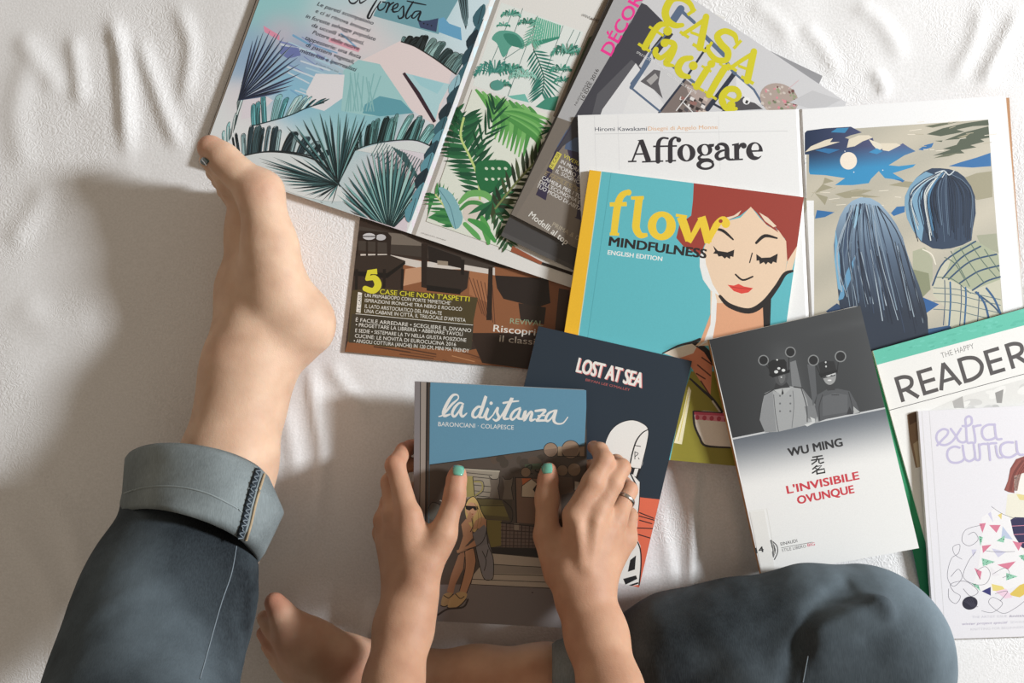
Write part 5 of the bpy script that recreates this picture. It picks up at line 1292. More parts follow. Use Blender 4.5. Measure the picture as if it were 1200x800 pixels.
# ---------------------------------------------------------------- white paperback with a black and white photograph
def paint_wu(A):
    k = K(820, 350, 4.4444); k2 = K(840, 500, 4.4444); q = Q['wu']; R = random.Random(14)
    def tone(x, y):
        t = min(1, max(0, (x-835)/190)); g = 44+26*t+10*math.sin(x*0.03)*t
        v = 24*math.exp(-((x-918-(y-420)*0.25)/14)**2)*min(1, max(0, (y-395)/40))
        s = 20*math.exp(-((y-(395-0.22*(x-930)))/5)**2)*min(1, max(0, (x-930)/60))
        g += v+s*0.4
        return (g, g+2, g+4)
    ph = [quad_pt(q, 0, 0), quad_pt(q, 1, 0), (1037.2, 477.5), (858.3, 513.5)]
    A.poly(ph, tone, step=6)
    def fade(x, y):
        # y distance under the dividing line
        d = y-(513.5-(x-858.3)*0.2012); t = min(1, max(0, d/64)); t = t*t*(3-2*t); t = t**0.8
        return tuple(np.array([96, 102, 110.])*(1-t)+np.array([230, 229, 227.])*t)
    A.poly([(858.3, 513.5), (1037.2, 477.5), quad_pt(q, 1, 1), quad_pt(q, 0, 1)], fade, step=8)
    A.line([(858.6, 514), (1037.2, 478)], 2.0, (192, 194, 196), smooth=0)
    # light shape behind the men
    A.poly(k((470, 330), (500, 320), (530, 460), (610, 560), (600, 600), (560, 560), (480, 450)), (118, 120, 122)); A.poly(k((560, 340), (600, 350), (610, 500), (590, 560)), (88, 90, 93))
    def horn(c, r, stem):
        A.line(k(*stem), 1.0, (30, 31, 33)); A.ell(k(c)[0], r/4.444, r/4.444, (128, 130, 131), n=24); A.ell(k(c)[0], r*0.8/4.444, r*0.8/4.444, (28, 29, 31), n=24)
    horn((332, 320), 28, ((345, 345), (375, 380))); horn((472, 277), 28, ((465, 300), (460, 380))); horn((592, 320), 29, ((605, 345), (630, 400))); horn((733, 300), 30, ((722, 325), (715, 390)))
    # left man: coat, collar, neck, head, cap
    A.poly(k((338, 492), (385, 470), (420, 455), (470, 455), (530, 462), (556, 520), (565, 560), (620, 590), (622, 640), (590, 650), (545, 660), (410, 692), (340, 696), (312, 630), (325, 550)), (158, 160, 161))
    A.poly(k((338, 492), (380, 480), (385, 560), (400, 690), (340, 696), (312, 630)), (136, 138, 140)); A.poly(k((545, 560), (590, 555), (622, 590), (600, 640), (560, 620)), (122, 124, 126))
    for s in (((336, 500), (390, 470)), ((490, 458), (535, 465))): A.line(k(*s), 1.4, (50, 51, 53), smooth=0)
    A.line(k((530, 470), (556, 560), (560, 640)), 1.2, (72, 74, 76)); A.line(k((385, 500), (395, 600), (410, 690)), 0.9, (96, 98, 100)); A.line(k((485, 480), (490, 560), (480, 670)), 0.8, (112, 114, 116))
    for y in (505, 545, 585): 
        for x in (418, 472): A.ell(k((x, y))[0], 1.2, 1.2, (104, 106, 108), n=10)
    A.poly(k((395, 440), (450, 430), (470, 460), (430, 500), (385, 478)), (48, 49, 51)); A.poly(k((385, 475), (430, 465), (425, 500)), (176, 178, 178)); A.poly(k((430, 465), (480, 460), (440, 500)), (170, 172, 172))
    A.poly(k((388, 385), (450, 370), (462, 400), (450, 435), (425, 452), (398, 435)), (74, 75, 77), smooth=3); A.poly(k((410, 400), (445, 395), (440, 430), (420, 440)), (96, 97, 98), smooth=3)
    A.poly(k((355, 335), (380, 318), (440, 315), (452, 330), (455, 378), (365, 398)), (30, 31, 33)); A.poly(k((358, 395), (470, 368), (468, 384), (380, 410)), (22, 23, 25))
    for p, r in (((403, 318), 1.1), (((412, 362)), 1.8), ((398, 380), 2.4), ((436, 372), 2.2), ((425, 408), 1.0)): A.ell(k(p)[0], r, r*0.8, (206, 208, 208), n=10)
    A.poly(k((545, 655), (585, 640), (575, 615), (600, 625), (600, 645), (560, 665)), (196, 198, 198))
    # right man
    A.poly(k((612, 500), (660, 472), (720, 468), (780, 480), (815, 540), (835, 595), (765, 605), (690, 615), (620, 640), (600, 560)), (82, 84, 87))
    A.poly(k((640, 510), (700, 490), (770, 500), (770, 590), (640, 610)), (94, 96, 99)); A.poly(k((800, 560), (835, 590), (800, 600)), (168, 170, 170)); A.poly(k((765, 600), (780, 560), (800, 600)), (52, 53, 56))
    A.line(k((640, 500), (622, 560), (625, 630)), 1.0, (54, 55, 58)); A.line(k((775, 485), (790, 540), (800, 590)), 1.0, (54, 55, 58))
    for x in range(690, 730, 8): A.ell(k((x, 500))[0], 1.0, 0.7, (60, 61, 64), n=8)
    A.poly(k((655, 450), (700, 445), (705, 475), (665, 478)), (56, 57, 59)); A.poly(k((640, 385), (700, 370), (710, 405), (700, 435), (675, 448), (650, 430)), (150, 151, 151), smooth=3)
    A.poly(k((632, 400), (700, 388), (708, 400), (640, 415)), (60, 61, 63)); A.ell(k((668, 395))[0], 3.4, 2.4, (206, 207, 207)); A.ell(k((692, 388))[0], 3.0, 2.2, (196, 197, 197)); A.ell(k((676, 424))[0], 2.4, 0.9, (216, 216, 216))
    A.poly(k((618, 335), (650, 322), (700, 325), (712, 372), (628, 392)), (36, 37, 39)); A.poly(k((620, 392), (716, 368), (716, 382), (632, 410)), (26, 27, 29))
    for p in ((656, 330), (658, 352)): A.ell(k(p)[0], 1.0, 1.2, (196, 198, 198), n=8)
    # lettering
    rd = (198, 62, 72); ik = (42, 42, 44)
    A.text("WU MING", k2((376, 154))[0], k2((656, 99))[0], 9.3, ik, 0.075)
    L = lambda w, *p: A.line(k2(*p), w, ik, smooth=0)
    L(1.7, (500, 158), (548, 150)); L(1.7, (494, 174), (554, 165)); L(1.7, (524, 154), (518, 178), (496, 194)); L(1.7, (532, 170), (532, 186), (540, 190), (556, 184))
    L(1.7, (520, 202), (500, 220)); L(1.7, (514, 207), (546, 202), (524, 224), (498, 240)); L(1.3, (512, 214), (522, 220)); L(1.7, (520, 226), (522, 246)); L(1.7, (520, 226), (560, 218), (562, 238)); L(1.7, (522, 244), (562, 237))
    A.text("L'INVISIBILE", k2((369, 348))[0], k2((742, 272))[0], 9.0, rd, 0.075); A.text("OVUNQUE", k2((424, 402))[0], k2((716, 343))[0], 9.0, rd, 0.075)
    A.text("EINAUDI", k2((334, 618))[0], k2((420, 600))[0], 3.6, ik, 0.02); A.line(k2((336, 630), (498, 600)), 0.5, ik, smooth=0)
    A.text("STILE LIBERO", k2((340, 651))[0], k2((466, 627))[0], 3.4, (84, 84, 86)); A.text("BIG", k2((474, 624))[0], k2((512, 616))[0], 3.6, (200, 60, 90), 0.02)
    A.text("14", k2((206, 658))[0], k2((246, 650))[0], 6.4, (40, 40, 42), 0.02)
    A.line(k2((282, 590), (312, 618), (316, 655), (300, 690)), 1.2, (60, 60, 62)); A.poly(k2((276, 590), (292, 598), (308, 640), (296, 682), (284, 672), (290, 640)), (110, 110, 110))
    for i in range(6): A.line(k2((284+i*3, 622+i*7), (302+i, 618+i*8)), 0.7, (50, 50, 52), smooth=0)
    A.line(k2((168, 440), (260, 425), (300, 660)), 0.6, (214, 212, 206), smooth=0)
root_wu, zf_wu = bound('paperback_book', 'white paperback with a dark photograph of two uniformed men and red title letters', 'book',
      Q['wu'], None, 8.6, paint_wu, M_CARD, cover=(232, 231, 229), back=(226, 224, 220), spine=(196, 140, 84), edge=(222, 214, 200), page=(218, 204, 180), group=G_BOOK, rnd=2.0, gap=3.0)
T_ = Art(lambda x, y: zf_wu(x, y)+0.0002)
T_.slab([(878.5, 600), (896, 597), (909, 672.5), (893.5, 675.5)], 0.0002, (226, 224, 220)); 
tape = T_.build('spine_tape', M_GLOSS, root_wu); tape['label'] = 'clear tape over the lower spine'
bm = Art(lambda x, y: zf_wu(x, y)+0.00035); bm.text("14", (886.0, 648.2), (895.4, 646.2), 6.4, (44, 44, 46), 0.04); bm.build('shelf_mark', M_MATTE, tape)

# ---------------------------------------------------------------- the comic held in both hands
def paint_held(A):
    k = K(470, 430, 4.79); k2 = K(500, 540, 4.442); k3 = K(505, 455, 7.06); kc = K(420, 580, 3.3333); q = Q['held']; R = random.Random(30)
    dk = (84, 74, 67); bk = (34, 31, 30); wh = (236, 234, 230); ol = (122, 112, 70)
    A.poly([(500, 540), (700, 500), quad_pt(q, 1, 1), quad_pt(q, 0.05, 1)], dk)
    # street, steps
    A.poly(kc((250, 350), (700, 345), (820, 380), (900, 540), (230, 520)), (122, 116, 116))
    A.poly(kc((520, 225), (860, 255), (860, 365), (440, 350), (450, 310)), (182, 172, 158))
    A.poly(kc((520, 268), (860, 290), (860, 312), (520, 305)), (150, 142, 132))
    for s in (((520, 226), (860, 258)), ((525, 270), (620, 276), (860, 288)), ((520, 308), (860, 318)), ((440, 328), (860, 345)), ((440, 348), (720, 362), (860, 372))): A.line(kc(*s), 0.8, bk, smooth=0)
    A.ell(kc((680, 380))[0], 1.2, 0.6, bk, n=8)
    # shop window: shelves, mugs, cats, boxes
    A.poly(k2((200, 35), (380, 50), (370, 100), (330, 190), (210, 200)), (150, 142, 128))
    for y in (40, 60, 78, 120, 150, 175): A.line(k2((200, y), (340, y+14)), 0.7, bk, smooth=0)
    A.poly(k2((200, 35), (382, 48), (380, 58), (200, 48)), (170, 162, 146)); A.line(k2((196, 36), (382, 48)), 0.8, bk, smooth=0)
    A.poly(k2((150, 80), (240, 78), (250, 185), (170, 190)), (156, 146, 92)); A.line(k2((240, 84), (250, 180)), 0.9, bk, smooth=0); A.line(k2((248, 108), (285, 112), (288, 150), (255, 178)), 1.8, (150, 140, 90)); A.line(k2((248, 102), (292, 106), (294, 155), (255, 185)), 0.7, bk)
    for ox, w in ((325, 1.0), (395, 1.0)):
        f = lambda *p: k2(*[(ox+x*w, y) for x, y in p])
        A.poly(f((0, 80), (12, 95), (40, 95), (56, 82), (52, 120), (46, 140), (56, 200), (0, 198), (10, 140)), (112, 102, 92)); A.line(f((0, 80), (12, 95), (40, 95), (56, 82), (52, 120), (46, 140), (56, 200)), 0.8, bk, smooth=0)
    A.poly(k2((260, 190), (400, 205), (440, 290), (430, 310), (290, 300)), (96, 88, 58)); A.poly(k2((280, 230), (415, 225), (440, 285), (420, 290), (290, 280)), (120, 112, 66)); A.line(k2((265, 195), (400, 205), (436, 280)), 1.0, bk); A.line(k2((280, 232), (410, 232)), 0.8, bk, smooth=0)
    A.poly(k2((300, 305), (390, 310), (388, 440), (335, 450)), (124, 114, 62)); A.poly(k2((390, 200), (445, 200), (440, 320), (430, 300)), (76, 68, 58))
    A.line(k2((385, 320), (440, 318), (444, 250), (400, 205)), 0.9, bk)
    A.poly(k2((388, 322), (560, 340), (565, 450), (388, 448)), (116, 100, 92))
    for i in range(9): A.line(k2((395+i*20, 324+i*2), (392+i*20, 448)), 1.2 if i % 2 else 0.6, (66, 54, 52), smooth=0)
    for i in range(6): A.line(k2((388, 340+i*20), (565, 352+i*18)), 1.2 if i % 2 else 0.6, (66, 54, 52), smooth=0)
    A.poly(k2((455, 325), (480, 327), (480, 360), (455, 358)), (150, 138, 124)); A.line(k2((388, 322), (560, 340)), 0.9, bk, smooth=0)
    A.poly(k2((330, 448), (580, 455), (580, 500), (345, 482)), (44, 39, 37))
    A.poly(k2((462, 85), (590, 92), (700, 95), (700, 300), (590, 330), (468, 320)), (126, 100, 84)); A.line(k2((462, 85), (468, 320)), 1.2, bk, smooth=0); A.line(k2((462, 86), (700, 95)), 0.9, bk, smooth=0)
    A.poly(k2((495, 90), (545, 90), (500, 130)), (190, 106, 66)); A.poly(k2((546, 92), (590, 130), (575, 190), (494, 186), (496, 130)), (196, 180, 158)); A.line(k2((546, 92), (590, 130), (575, 190), (494, 186), (496, 130), (546, 92)), 0.8, bk, smooth=0); A.poly(k2((575, 118), (552, 148), (575, 178), (572, 160), (590, 148)), bk)
    # background blobs in the dark strip
    for i in range(16): A.ell(k((500+R.uniform(0, 300), 500+R.uniform(0, 80)))[0], R.uniform(3, 7), R.uniform(3, 6), R.choice([(76, 66, 58), (88, 74, 64), (70, 62, 54)]), 0, 14)
    A.line(k2((520, 30), (545, 20), (545, 40), (520, 62), (550, 66)), 1.4, bk); A.line(k2((555, 25), (585, 20), (565, 50), (592, 60)), 1.4, bk); A.poly(k2((510, 18), (600, 10), (604, 40), (512, 48)), (72, 82, 64)); A.line(k2((520, 30), (545, 20), (545, 40)), 1.2, bk)
    for c, r in (((905, 580), 30), ((972, 575), 36), ((700, 590), 26)): A.ell(k(c)[0], r/4.79+0.5, r/4.79+0.5, bk); A.ell(k(c)[0], r/4.79, r/4.79, (138, 116, 96))
    A.poly(k((880, 610), (960, 620), (970, 700), (890, 720)), (104, 88, 76)); A.poly(k((975, 640), (1000, 645), (998, 680), (975, 690)), (196, 186, 170))
    A.ell(k2((35, 262))[0], 9, 10, (96, 92, 84)); A.line(k2((8, 245), (30, 215), (70, 225)), 1.0, bk); A.line(k2((70, 205), (90, 215), (80, 240)), 1.2, (196, 190, 178))
    # blonde girl sitting
    sk = (186, 140, 108); hd = (206, 178, 116)
    A.poly(k2((200, 240), (215, 200), (245, 185), (268, 215), (285, 260), (305, 300), (275, 330), (250, 370), (225, 340), (205, 290)), hd, smooth=4)
    A.poly(k2((180, 330), (205, 300), (235, 350), (240, 400), (195, 450), (165, 470), (190, 390)), sk)
    A.poly(k2((208, 235), (225, 215), (258, 225), (262, 260), (240, 292), (222, 285), (205, 260)), (206, 160, 126), smooth=4); A.poly(k2((200, 232), (268, 236), (268, 252), (252, 258), (240, 245), (222, 258), (204, 250)), bk); A.ell(k2((238, 276))[0], 1.2, 0.6, (150, 50, 50), n=8)
    A.poly(k2((210, 290), (225, 262), (245, 290), (232, 320), (208, 318)), sk)
    A.poly(k2((232, 360), (255, 310), (285, 290), (308, 300), (312, 340), (300, 400), (255, 445), (200, 460), (160, 480), (155, 465), (215, 440), (262, 400), (270, 350)), sk)
    A.poly(k2((255, 445), (300, 420), (325, 430), (345, 500), (348, 580), (340, 615), (302, 615), (280, 560)), (132, 130, 134)); A.poly(k2((240, 380), (262, 360), (300, 330), (312, 350), (318, 430), (260, 450)), (124, 122, 126))
    A.poly(k2((165, 480), (200, 462), (245, 455), (255, 520), (240, 600), (205, 690), (172, 680), (195, 590), (200, 500)), sk); A.poly(k2((165, 490), (198, 470), (190, 560), (150, 640), (138, 690), (105, 680), (125, 600)), (170, 126, 98))
    for s in (((312, 340), (318, 430), (345, 500), (348, 580), (340, 615), (302, 615), (280, 560), (255, 450)), ((255, 445), (215, 462), (165, 484)), ((245, 455), (256, 520), (240, 600), (207, 690)), ((198, 470), (200, 560), (172, 672)), ((312, 310), (310, 370), (290, 420), (255, 446)), ((200, 235), (216, 200), (245, 185), (268, 214), (285, 260), (306, 300)), ((235, 300), (240, 340), (228, 368)), ((290, 470), (310, 520), (300, 570)), ((320, 460), (310, 500))): A.line(k2(*s), 0.9, bk)
    for s in (((250, 220), (270, 280), (262, 350)), ((262, 230), (285, 290), (280, 330)), ((238, 290), (245, 330), (240, 366))): A.line(k2(*s), 0.6, (150, 124, 74))
    A.poly(k2((110, 760), (120, 720), (150, 690), (180, 680), (210, 690), (200, 720), (165, 755), (130, 765)), (190, 162, 116), smooth=3); A.poly(k2((75, 750), (85, 700), (110, 685), (140, 690), (120, 720), (105, 755)), (176, 148, 108), smooth=3)
    A.line(k2((108, 762), (135, 768), (170, 755), (206, 718)), 1.2, bk); A.line(k2((74, 752), (90, 758), (108, 752)), 1.2, bk); A.line(k2((150, 692), (175, 715), (195, 705)), 1.0, bk); A.line(k2((90, 700), (115, 712), (138, 692)), 1.0, bk); A.line(k2((60, 800), (110, 770), (190, 760), (215, 720)), 2.2, (50, 44, 42))
    # blue sky panel, awning edge
    A.poly(k((165, 84), (1045, 122), (1030, 440), (800, 460), (480, 505), (160, 548)), (100, 148, 174)); A.line(k((160, 548), (480, 506), (800, 461), (1030, 436)), 0.8, bk, smooth=0)
    for c, r in (((840, 464), 38), ((952, 462), 49)):
        p = k(c)[0]; A.ell(p, r/4.79+0.7, r/4.79+0.7, bk, n=32); A.ell(p, r/4.79, r/4.79, (156, 132, 112), n=32)
        A.poly([(p[0]-r/4.79, p[1]), (p[0]+r/4.79*0.97, p[1]-2), (p[0]+r/4.79*0.7, p[1]+r/4.79*0.68), (p[0], p[1]+r/4.79*0.97), (p[0]-r/4.79*0.7, p[1]+r/4.79*0.7)], (134, 112, 96))
    A.poly(k((880, 445), (903, 445), (903, 500), (880, 500)), (166, 146, 124)); A.poly(k((1000, 450), (1030, 445), (1028, 500), (1004, 500)), (150, 126, 106)); A.line(k((880, 500), (1030, 502)), 0.8, bk, smooth=0)
    # title
    L = [[(65, 232, 8), (105, 215, 14), (170, 135, 20), (225, 85, 11), (218, 54, 13), (180, 58, 22), (140, 115, 27), (106, 190, 28), (112, 226, 24), (155, 215, 14)],
         [(268, 128, 14), (235, 120, 17), (195, 160, 23), (176, 208, 23), (195, 232, 19), (232, 190, 16), (262, 138, 18), (246, 200, 25), (262, 232, 20), (296, 205, 10)],
         [(428, 158, 14), (390, 152, 21), (352, 190, 23), (346, 228, 23), (376, 238, 17), (414, 185, 15), (456, 62, 26), (418, 180, 28), (400, 232, 24), (432, 240, 14)], [(432, 240, 12), (472, 165, 22), (452, 232, 26), (474, 256, 18), (510, 222, 10)],
         [(510, 225, 10), (552, 158, 18), (548, 200, 21), (562, 240, 23), (540, 266, 19), (515, 254, 12)], [(560, 260, 12), (620, 170, 20), (672, 78, 27), (622, 190, 28), (604, 246, 24), (642, 250, 14)], [(600, 120, 18), (660, 110, 16), (724, 104, 12)],
         [(738, 160, 14), (690, 186, 20), (660, 234, 23), (676, 258, 18), (714, 222, 15), (740, 168, 18), (720, 238, 25), (752, 254, 14)], [(752, 254, 12), (782, 188, 25), (770, 262, 26), (820, 196, 18), (836, 206, 23), (824, 262, 24), (862, 254, 12)],
         [(866, 186, 20), (946, 180, 22), (908, 225, 18), (876, 264, 22)], [(876, 266, 20), (955, 264, 18)], [(886, 226, 12), (940, 222, 12)],
         [(1022, 182, 14), (975, 206, 20), (950, 250, 23), (966, 270, 18), (1004, 236, 15), (1036, 178, 22), (1016, 258, 26), (1042, 290, 16), (1092, 286, 12), (1132, 238, 9)]]
    for s in L: A.line(k3(*s), 2.4, wh, smooth=6)
    A.ell(k3((498, 122))[0], 2.0, 2.0, wh, n=14)
    A.text("BARONCIANI · COLAPESCE", k((208, 331))[0], k((632, 351))[0], 5.0, wh, 0.012)
    # spine-side bands
    A.poly([quad_pt(q, 0, 0), quad_pt(q, .067, 0), quad_pt(q, .067, 1), quad_pt(q, 0, 1)], (156, 146, 138)); A.poly([quad_pt(q, 0, 0), quad_pt(q, .033, 0), quad_pt(q, .033, 1), quad_pt(q, 0, 1)], (132, 126, 128))
    A.line([quad_pt(q, .034, 0), quad_pt(q, .037, .4), quad_pt(q, .033, .7), quad_pt(q, .036, 1)], 0.9, bk); A.line([quad_pt(q, .074, 0), quad_pt(q, .072, .5), quad_pt(q, .074, 1)], 1.6, (40, 36, 36)); A.line([quad_pt(q, .09, .02), quad_pt(q, .09, .98)], 0.4, (84, 124, 146), smooth=0)
bound('comic_book', 'blue and brown comic book with a handwritten white title, held open-handed above the bed', 'book',
      Q['held'], (48, 53.5, 56, 51), 11, paint_held, M_CARD, cover=(70, 62, 56), back=(150, 150, 150), spine=(110, 104, 104), edge=(206, 208, 208), group=None, rnd=2.5)
# ================================================================ PERSON: signed-distance modelling + surface nets
def smin(a, b, k):
    h = np.clip(0.5+0.5*(b-a)/k, 0, 1)
    return b*(1-h)+a*h-k*h*(1-h)
class SDF:
    def __init__(self, dz=0.0): self.prims = []; self.dz = dz
    def cone(self, a, b, k=0.006, flat=1.0, cut=False):
        """a,b = (px, py, z mm, radius px); flat scales the section in z"""
        pa = P(a[0], a[1], (a[2]+self.dz)*0.001); pb = P(b[0], b[1], (b[2]+self.dz)*0.001)
        ra = a[3]*S*(H-pa[2])/H; rb = b[3]*S*(H-pb[2])/H
        self.prims.append((np.array(pa), np.array(pb), ra, rb, k, flat, cut)); return self
    def wcone(self, pa, pb, ra, rb, k=0.02, flat=1.0):
        self.prims.append((np.array(pa, float), np.array(pb, float), ra, rb, k, flat, False)); return self
    def chain(self, pts, k=0.006, flat=1.0):
        for a, b in zip(pts[:-1], pts[1:]): self.cone(a, b, k, flat)
        return self
    def bounds(self, m):
        lo = np.min([np.minimum(p[0]-p[2], p[1]-p[3]) for p in self.prims], 0)-m
        hi = np.max([np.maximum(p[0]+p[2], p[1]+p[3]) for p in self.prims], 0)+m
        return lo, hi
    def mesh(self, h, zmin=None, post=None):
        lo, hi = self.bounds(0.01)
        n = np.ceil((hi-lo)/h).astype(int)+1
        F = np.full(tuple(n), 1.0, dtype=np.float32)
        ax = [lo[i]+h*np.arange(n[i]) for i in range(3)]
        for (a, b, ra, rb, k, fl, cut) in self.prims:
            R = max(ra, rb)+k+3*h
            l = np.minimum(a, b)-R; u = np.maximum(a, b)+R
            i0 = np.clip(np.floor((l-lo)/h).astype(int), 0, n-1); i1 = np.clip(np.ceil((u-lo)/h).astype(int)+1, 1, n)
            sl = tuple(slice(i0[i], i1[i]) for i in range(3))
            X = ax[0][sl[0]][:, None, None]; Y = ax[1][sl[1]][None, :, None]; Z = ax[2][sl[2]][None, None, :]
            d = b-a; L2 = float(d@d)+1e-12
            t = np.clip(((X-a[0])*d[0]+(Y-a[1])*d[1]+(Z-a[2])*d[2])/L2, 0, 1)
            D = np.sqrt((X-a[0]-t*d[0])**2+(Y-a[1]-t*d[1])**2+((Z-a[2]-t*d[2])/fl)**2)-(ra+(rb-ra)*t)
            D = D*min(1.0, fl+0.1)
            if cut: F[sl] = -smin(-F[sl], D, k)
            else: F[sl] = smin(F[sl], D, k)
        if post is not None: F = post(F, ax)
        return nets(F, lo, h)
def nets(F, o, h):
    s = F < 0
    n = F.shape
    def cs(A, i, j, k): return A[i:n[0]-1+i, j:n[1]-1+j, k:n[2]-1+k]
    cnt = sum(cs(s, i, j, k).astype(np.int8) for i in (0, 1) for j in (0, 1) for k in (0, 1))
    m = (cnt > 0) & (cnt < 8)
    idx = -np.ones(m.shape, int); idx[m] = np.arange(m.sum())
    c = np.argwhere(m); pos = np.zeros((len(c), 3)); w = np.zeros(len(c))
    corners = [(i, j, k) for i in (0, 1) for j in (0, 1) for k in (0, 1)]
    val = {q: F[c[:, 0]+q[0], c[:, 1]+q[1], c[:, 2]+q[2]].astype(float) for q in corners}
    for q in corners:
        for axs in range(3):
            if q[axs]: continue
            r = list(q); r[axs] = 1; r = tuple(r)
            fa, fb = val[q], val[r]; x = (fa < 0) != (fb < 0)
            t = np.where(x, fa/np.where(x, fa-fb, 1), 0)
            p = np.array(q, float)[None, :].repeat(len(c), 0); p[:, axs] += t
            pos += p*x[:, None]; w += x
    V = o+h*(c+pos/w[:, None])
    Fc = []
    for axs in range(3):
        A = np.moveaxis(s, axs, 0); I = np.moveaxis(idx, axs, 0)
        d = A[:-1] != A[1:]
        d = d[:, 1:-1, 1:-1]
        e = np.argwhere(d)
        i, j, k = e[:, 0], e[:, 1]+1, e[:, 2]+1
        q = np.stack([I[i, j-1, k-1], I[i, j, k-1], I[i, j, k], I[i, j-1, k]], 1)
        fl = A[i, j, k]
        if axs == 1: fl = ~fl
        q = np.where(fl[:, None], q, q[:, ::-1])
        Fc.append(q)
    Fc = np.concatenate(Fc); Fc = Fc[(Fc >= 0).all(1)]
    return V, Fc
def relax(V, Fc, it=3, lam=0.5):
    E = np.concatenate([Fc[:, [0, 1]], Fc[:, [1, 2]], Fc[:, [2, 3]], Fc[:, [3, 0]]])
    for i in range(it):
        A = np.zeros_like(V); n = np.zeros(len(V))
        np.add.at(A, E[:, 0], V[E[:, 1]]); np.add.at(A, E[:, 1], V[E[:, 0]])
        np.add.at(n, E[:, 0], 1); np.add.at(n, E[:, 1], 1)
        V = V+lam*(A/n[:, None]-V)
    return V
def np_mesh(name, V, Fc, mat, parent, cols=None):
    me = bpy.data.meshes.new(name)
    V = V-np.array(parent_loc(parent))
    me.vertices.add(len(V)); me.vertices.foreach_set('co', V.astype(np.float32).ravel())
    me.loops.add(Fc.size); me.loops.foreach_set('vertex_index', Fc.astype(np.int32).ravel())
    me.polygons.add(len(Fc)); me.polygons.foreach_set('loop_start', np.arange(0, Fc.size, 4, dtype=np.int32))
    me.polygons.foreach_set('loop_total', np.full(len(Fc), 4, dtype=np.int32))
    me.polygons.foreach_set('use_smooth', np.ones(len(Fc), dtype=bool))
    me.materials.append(mat); me.update(calc_edges=True); me.validate()
    if cols is not None:
        at = me.color_attributes.new('Col', 'FLOAT_COLOR', 'POINT'); at.data.foreach_set('color', cols.astype(np.float32).ravel())
    o = bpy.data.objects.new(name, me); C.objects.link(o); o.parent = parent
    return o
def cat(parts):
    Vs, Fs, b = [], [], 0
    for V, F in parts: Vs.append(V); Fs.append(F+b); b += len(V)
    return np.concatenate(Vs), np.concatenate(Fs)

# ---- materials
def skin():
    m, nt, b = node_mat('skin', 0.58, 0.3)
    tc = N(nt, 'ShaderNodeTexCoord'); n1 = N(nt, 'ShaderNodeTexNoise', Scale=34.0, Detail=4.0); n2 = N(nt, 'ShaderNodeTexNoise', Scale=260.0, Detail=3.0); n3 = N(nt, 'ShaderNodeTexVoronoi', Scale=900.0)
    a = N(nt, 'ShaderNodeAttribute', attribute_name='Col')
    r = ramp(nt, [(0.3, (0.88, 0.80, 0.77, 1)), (0.7, (1.08, 1.07, 1.06, 1))])
    mx = N(nt, 'ShaderNodeMix', data_type='RGBA', blend_type='MULTIPLY'); mx.inputs[0].default_value = 1
    L = nt.links
    for n in (n1, n2, n3): L.new(tc.outputs['Object'], n.inputs['Vector'])
    L.new(n1.outputs['Fac'], r.inputs[0]); L.new(a.outputs['Color'], mx.inputs[6]); L.new(r.outputs[0], mx.inputs[7])
    L.new(mx.outputs[2], b.inputs['Base Color'])
    ad = N(nt, 'ShaderNodeMath', operation='MULTIPLY_ADD'); L.new(n3.outputs['Distance'], ad.inputs[0]); ad.inputs[1].default_value = 0.5; L.new(n2.outputs['Fac'], ad.inputs[2])
    bp = N(nt, 'ShaderNodeBump', Strength=0.22, Distance=0.0008); L.new(ad.outputs[0], bp.inputs['Height']); L.new(bp.outputs[0], b.inputs['Normal'])
    b.inputs['Subsurface Weight'].default_value = 0.25; b.inputs['Subsurface Radius'].default_value = (1.0, 0.35, 0.2); b.inputs['Subsurface Scale'].default_value = 0.006
    return m
M_SKIN = skin()
def denim(name, dark, light, fade_scale, contrast):
    m, nt, b = node_mat(name, 0.88, 0.15)
    L = nt.links; tc = N(nt, 'ShaderNodeTexCoord')
    mp = N(nt, 'ShaderNodeMapping'); mp.inputs['Rotation'].default_value = (0, 0, 0.5); mp.inputs['Scale'].default_value = (1500, 160, 500)
    th = N(nt, 'ShaderNodeTexNoise', Scale=1.0, Detail=2.0); L.new(tc.outputs['Object'], mp.inputs[0]); L.new(mp.outputs[0], th.inputs['Vector'])
    wash = N(nt, 'ShaderNodeTexNoise', Scale=fade_scale, Detail=5.0, Roughness=0.55); L.new(tc.outputs['Object'], wash.inputs['Vector'])
    a = N(nt, 'ShaderNodeAttribute', attribute_name='Col')
    mr = N(nt, 'ShaderNodeMapRange'); mr.inputs[1].default_value = 0.35; mr.inputs[2].default_value = 0.68; mr.inputs[3].default_value = -0.14; mr.inputs[4].default_value = 0.18
    L.new(wash.outputs['Fac'], mr.inputs[0])
    s1 = N(nt, 'ShaderNodeMath', operation='ADD'); L.new(mr.outputs[0], s1.inputs[0]); L.new(a.outputs['Fac'], s1.inputs[1])
    t1 = N(nt, 'ShaderNodeMath', operation='MULTIPLY_ADD'); L.new(th.outputs['Fac'], t1.inputs[0]); t1.inputs[1].default_value = contrast; t1.use_clamp = False; L.new(s1.outputs[0], t1.inputs[2])
    r = ramp(nt, [(0.0, dark), (1.0, light)]); L.new(t1.outputs[0], r.inputs[0]); L.new(r.outputs[0], b.inputs['Base Color'])
    bp = N(nt, 'ShaderNodeBump', Strength=0.18, Distance=0.0005); L.new(th.outputs['Fac'], bp.inputs['Height'])
    cr = N(nt, 'ShaderNodeTexNoise', Scale=22.0, Detail=3.0); L.new(tc.outputs['Object'], cr.inputs['Vector'])
    b2 = N(nt, 'ShaderNodeBump', Strength=0.35, Distance=0.006); L.new(cr.outputs['Fac'], b2.inputs['Height']); L.new(b2.outputs[0], bp.inputs['Normal'])
    L.new(bp.outputs[0], b.inputs['Normal'])
    return m
M_DENIM = denim('washed_denim', rgb((17, 20, 24)), rgb((124, 138, 147)), 9.0, 0.17)
